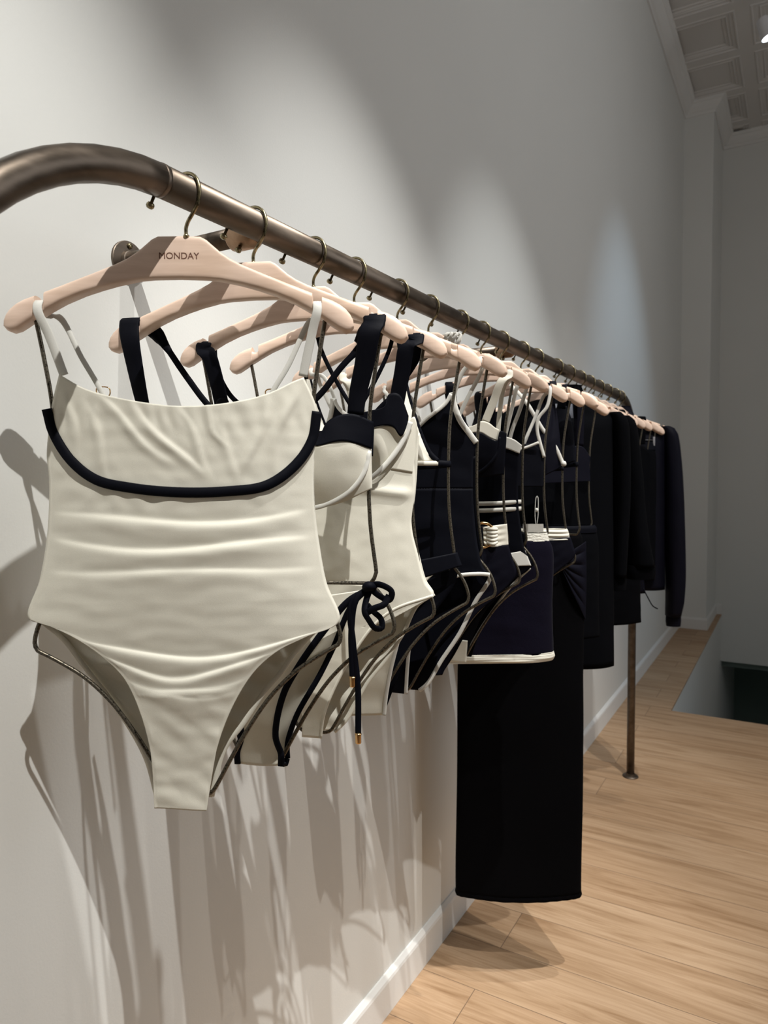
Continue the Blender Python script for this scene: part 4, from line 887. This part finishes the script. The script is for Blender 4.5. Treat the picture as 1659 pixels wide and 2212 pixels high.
R_ = [(.1665, -.4680), (.174, -.49), (.1785, -.512), (.140, -.545), (.105, -.575), (.075, -.615), (.05, -.662), (.03, -.708)]
piece(g, 'front_panel', M_satin, [(-.1665, -.468), (0, -.474), (.1665, -.468)], [(-.03, -.708), (.03, -.708)], mir(R_), R_, front(.02, .005, ru), 50, 60)
piece(g, 'back_panel', M_navy, [(-.1665, -.468), (0, -.468), (.1665, -.468)], [(-.03, -.708), (.03, -.708)], mir(R_), R_, back(.02, .005), 30, 40)
g = garment(8, 'price_tag', 'beige price tag hanging on a white loop between the black garments', 'tag')
mb = MB(); mb.tube([tuple(p) for p in smooth_path([(.076, -.042, -.434), (.0745, -.042, -.41), (.0775, -.042, -.369), (.0800, -.042, -.368), (.0815, -.042, -.41), (.079, -.042, -.434)], 30)], .0009, 6); mb.lathe((.0785, -.042, -.4050), (0, 0, 1), [(.0015, 0), (.0035, .002), (.0035, .007), (.0015, .009)], 10); mb.build('loop', M_white, g)
mb = MB(); mb.box(.046, .094, -.0430, -.0418, -.4560, -.4330); mb.build('card', M_tag, g, smooth=False)

# ------------------------------------------------------------------ 9: long skirt and black top
g = garment(9, 'bikini_bra', 'plain black bikini top hung just above the very long skirt', 'bikini top')
for sd in (1, -1):
    m_ = (lambda p: p) if sd == 1 else (lambda p: mir(p))
    piece(g, 'cup', M_navy, m_([(.100, -.150), (.125, -.150)]), m_([(.01, -.300), (.08, -.31), (.147, -.285)]), m_([(.100, -.150), (.07, -.20), (.01, -.300)]), m_([(.125, -.150), (.141, -.1987), (.147, -.285)]), lambda s, t, u, v, wd: -(.006 + .022 * math.sin(PI * s) ** .8 * min(1, t * 1.6 + .15)), 24, 30)
    rib(g, 'strap', M_navy, m_([(.112, -.010, -.155), (.115, -.014, -.128), (.116, -.0125, -.105), (.116, 0, -.097), (.116, .0125, -.105), (.115, .014, -.128), (.09, .012, -.22)]), .022, .003, 50, side=(1, 0, 0))
rib(g, 'under_band', M_navy, [(.146, -.006, -.292), (.152, 0, -.292), (.146, .006, -.292), (0, .02, -.30), (-.146, .006, -.292), (-.152, 0, -.292), (-.146, -.006, -.292)], .012, .003, 60, side=(0, 0, 1))
g = garment(9, 'long_skirt', 'floor-length black knit skirt, the longest piece on the rail, hem above the oak floor', 'skirt')
def skf(a, t, u, v):
    return .003 * math.sin(a * 2 * PI * 4 + 1.5 * t) * min(1, t * 3) + .004 * nz(a * 6, t * 4, 1.3, 91)
g.rotation_euler = (0, 0, math.radians(28))
mb = MB(); loft(mb, [(0, 0, -.460, .150, .024), (0, 0, -.478, .158, .027), (0, 0, -.53, .163, .031), (0, 0, -.60, .165, .034), (0, 0, -.80, .162, .034), (-.001, 0, -1.1, .163, .034), (-.004, 0, -1.36, .164, .034), (-.004, 0, -1.420, .164, .034)], seg=64, fold=skf); mb.build('skirt_body', M_black, g)
def drp(s, t, u, v, wd):
    return -.0365 + .026 * s ** 2.2 - .0050 * abs(math.sin(t * PI * 5.5 + s * 1.2)) ** .7 * min(1, s * 5 + .3) * min(1, (1 - s) * 4)
piece(g, 'gathered_drape', M_satin, [(.098, -.530), (.130, -.505), (.1640, -.488)], [(.098, -.556), (.125, -.615), (.1640, -.690)], [(.098, -.530), (.098, -.556)], [(.1640, -.488), (.1660, -.58), (.1640, -.690)], drp, 40, 90, .0016, label='gathered drape fanning out from the hip ring')
mb = MB(); mb.tube([(.084 + .013 * math.cos(a), -.050, -.5427 + .016 * math.sin(a)) for a in [2 * PI * k / 30 for k in range(30)]], .002, 8, closed=True); mb.build('gold_ring', M_gold, g, label='small gold ring on the hip')
mb = MB(); loft(mb, [(-.004, 0, -1.414, .1645, .0345), (-.004, 0, -1.4205, .1655, .0355), (-.004, 0, -1.426, .1640, .0345)], seg=96, fold=lambda a, t, u, v: skf(a, 1, u, v) + .001 * math.sin(a * 2 * PI * 70)); mb.build('hem_edge', M_black, g)

# ------------------------------------------------------------------ 10: black set
def bodice(i, name, lab, cat, mat, vt=-.225, vb=-.46, W=.148, strapw=.012, strapu=.125, hem_w=None, seed=1):
    g = garment(i, name, lab, cat)
    hw = hem_w or W
    R = [(W, vt - .03), (W * .985, (vt + vb) / 2), (hw, vb)]
    top = [(-W, vt - .03), (-strapu, vt), (0, vt - .03), (strapu, vt), (W, vt - .03)]
    piece(g, 'front_panel', mat, top, [(-hw, vb), (0, vb - .004), (hw, vb)], mir(R), R, front(.022, .005, lambda s, t, u, v: .0025 * nz(u, v, 18, seed)), 40, 40)
    piece(g, 'back_panel', mat, top, [(-hw, vb), (0, vb - .004), (hw, vb)], mir(R), R, back(.022, .005), 30, 30)
    for sd in (1, -1):
        a = strapu * sd; vv = interp(TOP, strapu)
        rib(g, 'strap', mat, [(a, -.008, vt), (a, -.015, vv - .02), (a, -.0135, vv - .004), (a, -.005, vv + .002), (a, .005, vv + .002), (a, .0135, vv - .004), (a, .015, vv - .02), (a, .008, vt)], strapw, .0025, 40, side=(1, 0, 0))
    return g
bodice(10, 'cropped_camisole', 'black crop top with wide straps, hung above the black mini skirt', 'top', M_satin, -.24, -.335, .150, .02, .12)
g = garment(10, 'mini_skirt', 'black mini skirt with a folded waistband, right behind the long skirt', 'skirt')
mb = MB(); loft(mb, [(0, 0, -.470, .170, .030), (0, 0, -.52, .176, .036), (0, 0, -.66, .178, .040), (0, 0, -.76, .180, .042)], fold=fold_soft(.003, 4, 33)); mb.build('skirt_body', M_linen, g)
mb = MB(); loft(mb, [(0, 0, -.454, .1650, .030), (0, 0, -.462, .1700, .033), (0, 0, -.474, .1700, .033)]); mb.build('waistband', M_navy, g)

# ------------------------------------------------------------------ 11, 12, 18: shirts and jacket
def shirt(i, name, lab, cat, mat, body, sleeveR, sleeveL, cuff_r, collar=True, dz=.0, seed=5, fold=.003):
    g = garment(i, name, lab, cat)
    mb = MB(); loft(mb, body, seg=56, fold=fold_soft(fold, 5, seed)); mb.build('body', mat, g)
    for sl in (sleeveR, sleeveL):
        mb = MB(); loft(mb, sl, seg=28, fold=fold_soft(fold * .6, 3, seed + 2)); s_ = mb.build('sleeve', mat, g)
        e = sl[-1]; mb = MB(); loft(mb, [(e[0], e[1], e[2] + .004, cuff_r, cuff_r * .8), (e[0], e[1], e[2] - .018, cuff_r * 1.04, cuff_r * .84), (e[0], e[1], e[2] - .040, cuff_r * .96, cuff_r * .8)], seg=28); mb.build('cuff', mat, s_)
    if collar:
        mb = MB(); loft(mb, [(0, .004, -.098, .072, .034), (0, .008, -.070, .056, .034), (0, .012, -.048, .046, .032), (0, .010, -.040, .044, .030)], seg=36, fold=lambda a, t, u, v: .0035 * math.sin(a * 2 * PI * 9) * t); mb.build('collar', mat, g)
    return g
def body_rings(wb, vb, ws=.185, d=.05, neck=.06, v0=-.098):
    return [(0, 0, v0, neck, .028), (0, 0, v0 - .012, neck + .045, .030), (0, 0, -.128, ws * .82, .034), (0, 0, -.150, ws, .038), (0, 0, -.20, ws * .97, d), (0, 0, (vb - .2) * .5, (ws + wb) * .49, d), (0, 0, vb, wb, d * .9)]
g = shirt(11, 'shirt_dress', 'long black linen shirt dress with long sleeves and a curved hem', 'dress', M_linen, body_rings(.184, -.885, .178, .048),
      [(.176, 0, -.134, .018, .030), (.190, 0, -.165, .026, .038), (.199, 0, -.26, .025, .036), (.203, 0, -.40, .022, .033), (.197, 0, -.62, .020, .028)],
      [(-.176, 0, -.134, .018, .030), (-.188, 0, -.165, .024, .036), (-.194, 0, -.26, .022, .034), (-.195, 0, -.40, .020, .033), (-.19, 0, -.62, .020, .028)], .021, collar=False)
mb = MB(); shell(mb, [[Vector((x, -.030 - .01 * t, -.112 - .052 * t)) for x in (-.038, -.012, .014, .040)] for t in (0, .5, 1)], .0014); mb.build('neck_label', M_label, g, label='grey cloth neck label')
shirt(12, 'linen_shirt', 'black linen shirt with a ruffled stand-up collar and rolled sleeve', 'shirt', M_linen, body_rings(.170, -.62, .178, .045),
      [(.176, 0, -.134, .018, .030), (.190, 0, -.165, .028, .038), (.206, -.004, -.30, .030, .040), (.218, -.012, -.48, .034, .042), (.232, -.02, -.60, .040, .044)],
      [(-.176, 0, -.134, .018, .030), (-.188, 0, -.165, .024, .036), (-.192, 0, -.30, .022, .034), (-.190, 0, -.42, .022, .033), (-.188, 0, -.58, .022, .030)], .044, seed=9, fold=.005)
bodice(13, 'one_piece_swimsuit', 'plain black swimsuit whose bronze frame shows at the side, behind the linen shirt', 'swimsuit', M_satin, -.23, -.56, .146, .014, .12, .165, 13)
g = garment(14, 'linen_shorts', 'black linen shorts with a thin dangling drawstring, behind the rolled sleeve', 'shorts')
mb = MB(); loft(mb, [(0, 0, -.49, .165, .035), (0, 0, -.60, .185, .042), (0, 0, -.82, .192, .048)], fold=fold_soft(.004, 4, 12)); mb.build('shorts_body', M_linen, g)
mb = MB(); loft(mb, [(0, 0, -.462, .160, .030), (0, 0, -.492, .166, .035)]); mb.build('waistband', M_linen, g)
mb = MB(); mb.tube([tuple(p) for p in smooth_path([(.19, -.02, -.70), (.205, -.03, -.735), (.222, -.03, -.762), (.240, -.028, -.772)], 16)], .002, 6); mb.build('drawstring', M_navy, g)
bodice(14, 'camisole', 'black tank top above the linen shorts', 'top', M_linen, -.22, -.46, .150, .03, .11, .155, 14)
bodice(15, 'tank_dress', 'black tank dress in the dark group near the far end', 'dress', M_satin, -.21, -.74, .155, .03, .11, .180, 15)
bodice(16, 'blouse', 'black sleeveless blouse hung two places before the navy jacket', 'top', M_linen, -.20, -.70, .165, .045, .12, .175, 16)
g = garment(17, 'trousers', 'black trousers clipped by a chrome bar beside the navy jacket', 'trousers')
mb = MB(); loft(mb, [(0, 0, -.215, .165, .028), (0, 0, -.30, .170, .040), (0, 0, -.72, .170, .046)], fold=fold_soft(.004, 4, 22)); mb.build('trouser_body', M_linen, g)
mb = MB(); loft(mb, [(0, 0, -.185, .160, .026), (0, 0, -.216, .166, .029)]); mb.build('waistband', M_navy, g)
mb = MB(); mb.tube([(-.13, 0, -.178), (.155, 0, -.178)], .002, 8)
for a in (.155, .09, -.13): mb.box(a - .004, a + .004, -.012, .012, -.200, -.166)
mb.tube([(0, 0, -.178), (0, 0, -.098)], .002, 8)
mb.build('clip_bar', M_chrome, g, smooth=False, label='chrome clip bar')
shirt(18, 'bomber_jacket', 'navy bomber jacket with gathered cuffs, last garment at the far end of the rail', 'jacket', M_satin,
      body_rings(.180, -.765, .180, .055),
      [(.172, 0, -.122, .016, .030), (.190, 0, -.150, .028, .044), (.202, 0, -.28, .034, .050), (.211, 0, -.50, .038, .052), (.2180, 0, -.68, .037, .050), (.2190, 0, -.80, .034, .046), (.2130, 0, -.870, .029, .036)],
      [(-.172, 0, -.122, .016, .030), (-.188, 0, -.150, .024, .040), (-.194, 0, -.28, .026, .040), (-.196, 0, -.50, .026, .040), (-.196, 0, -.80, .024, .036), (-.194, 0, -.870, .022, .030)], .0275, collar=True, seed=17, fold=.005)
bpy.context.view_layer.update()
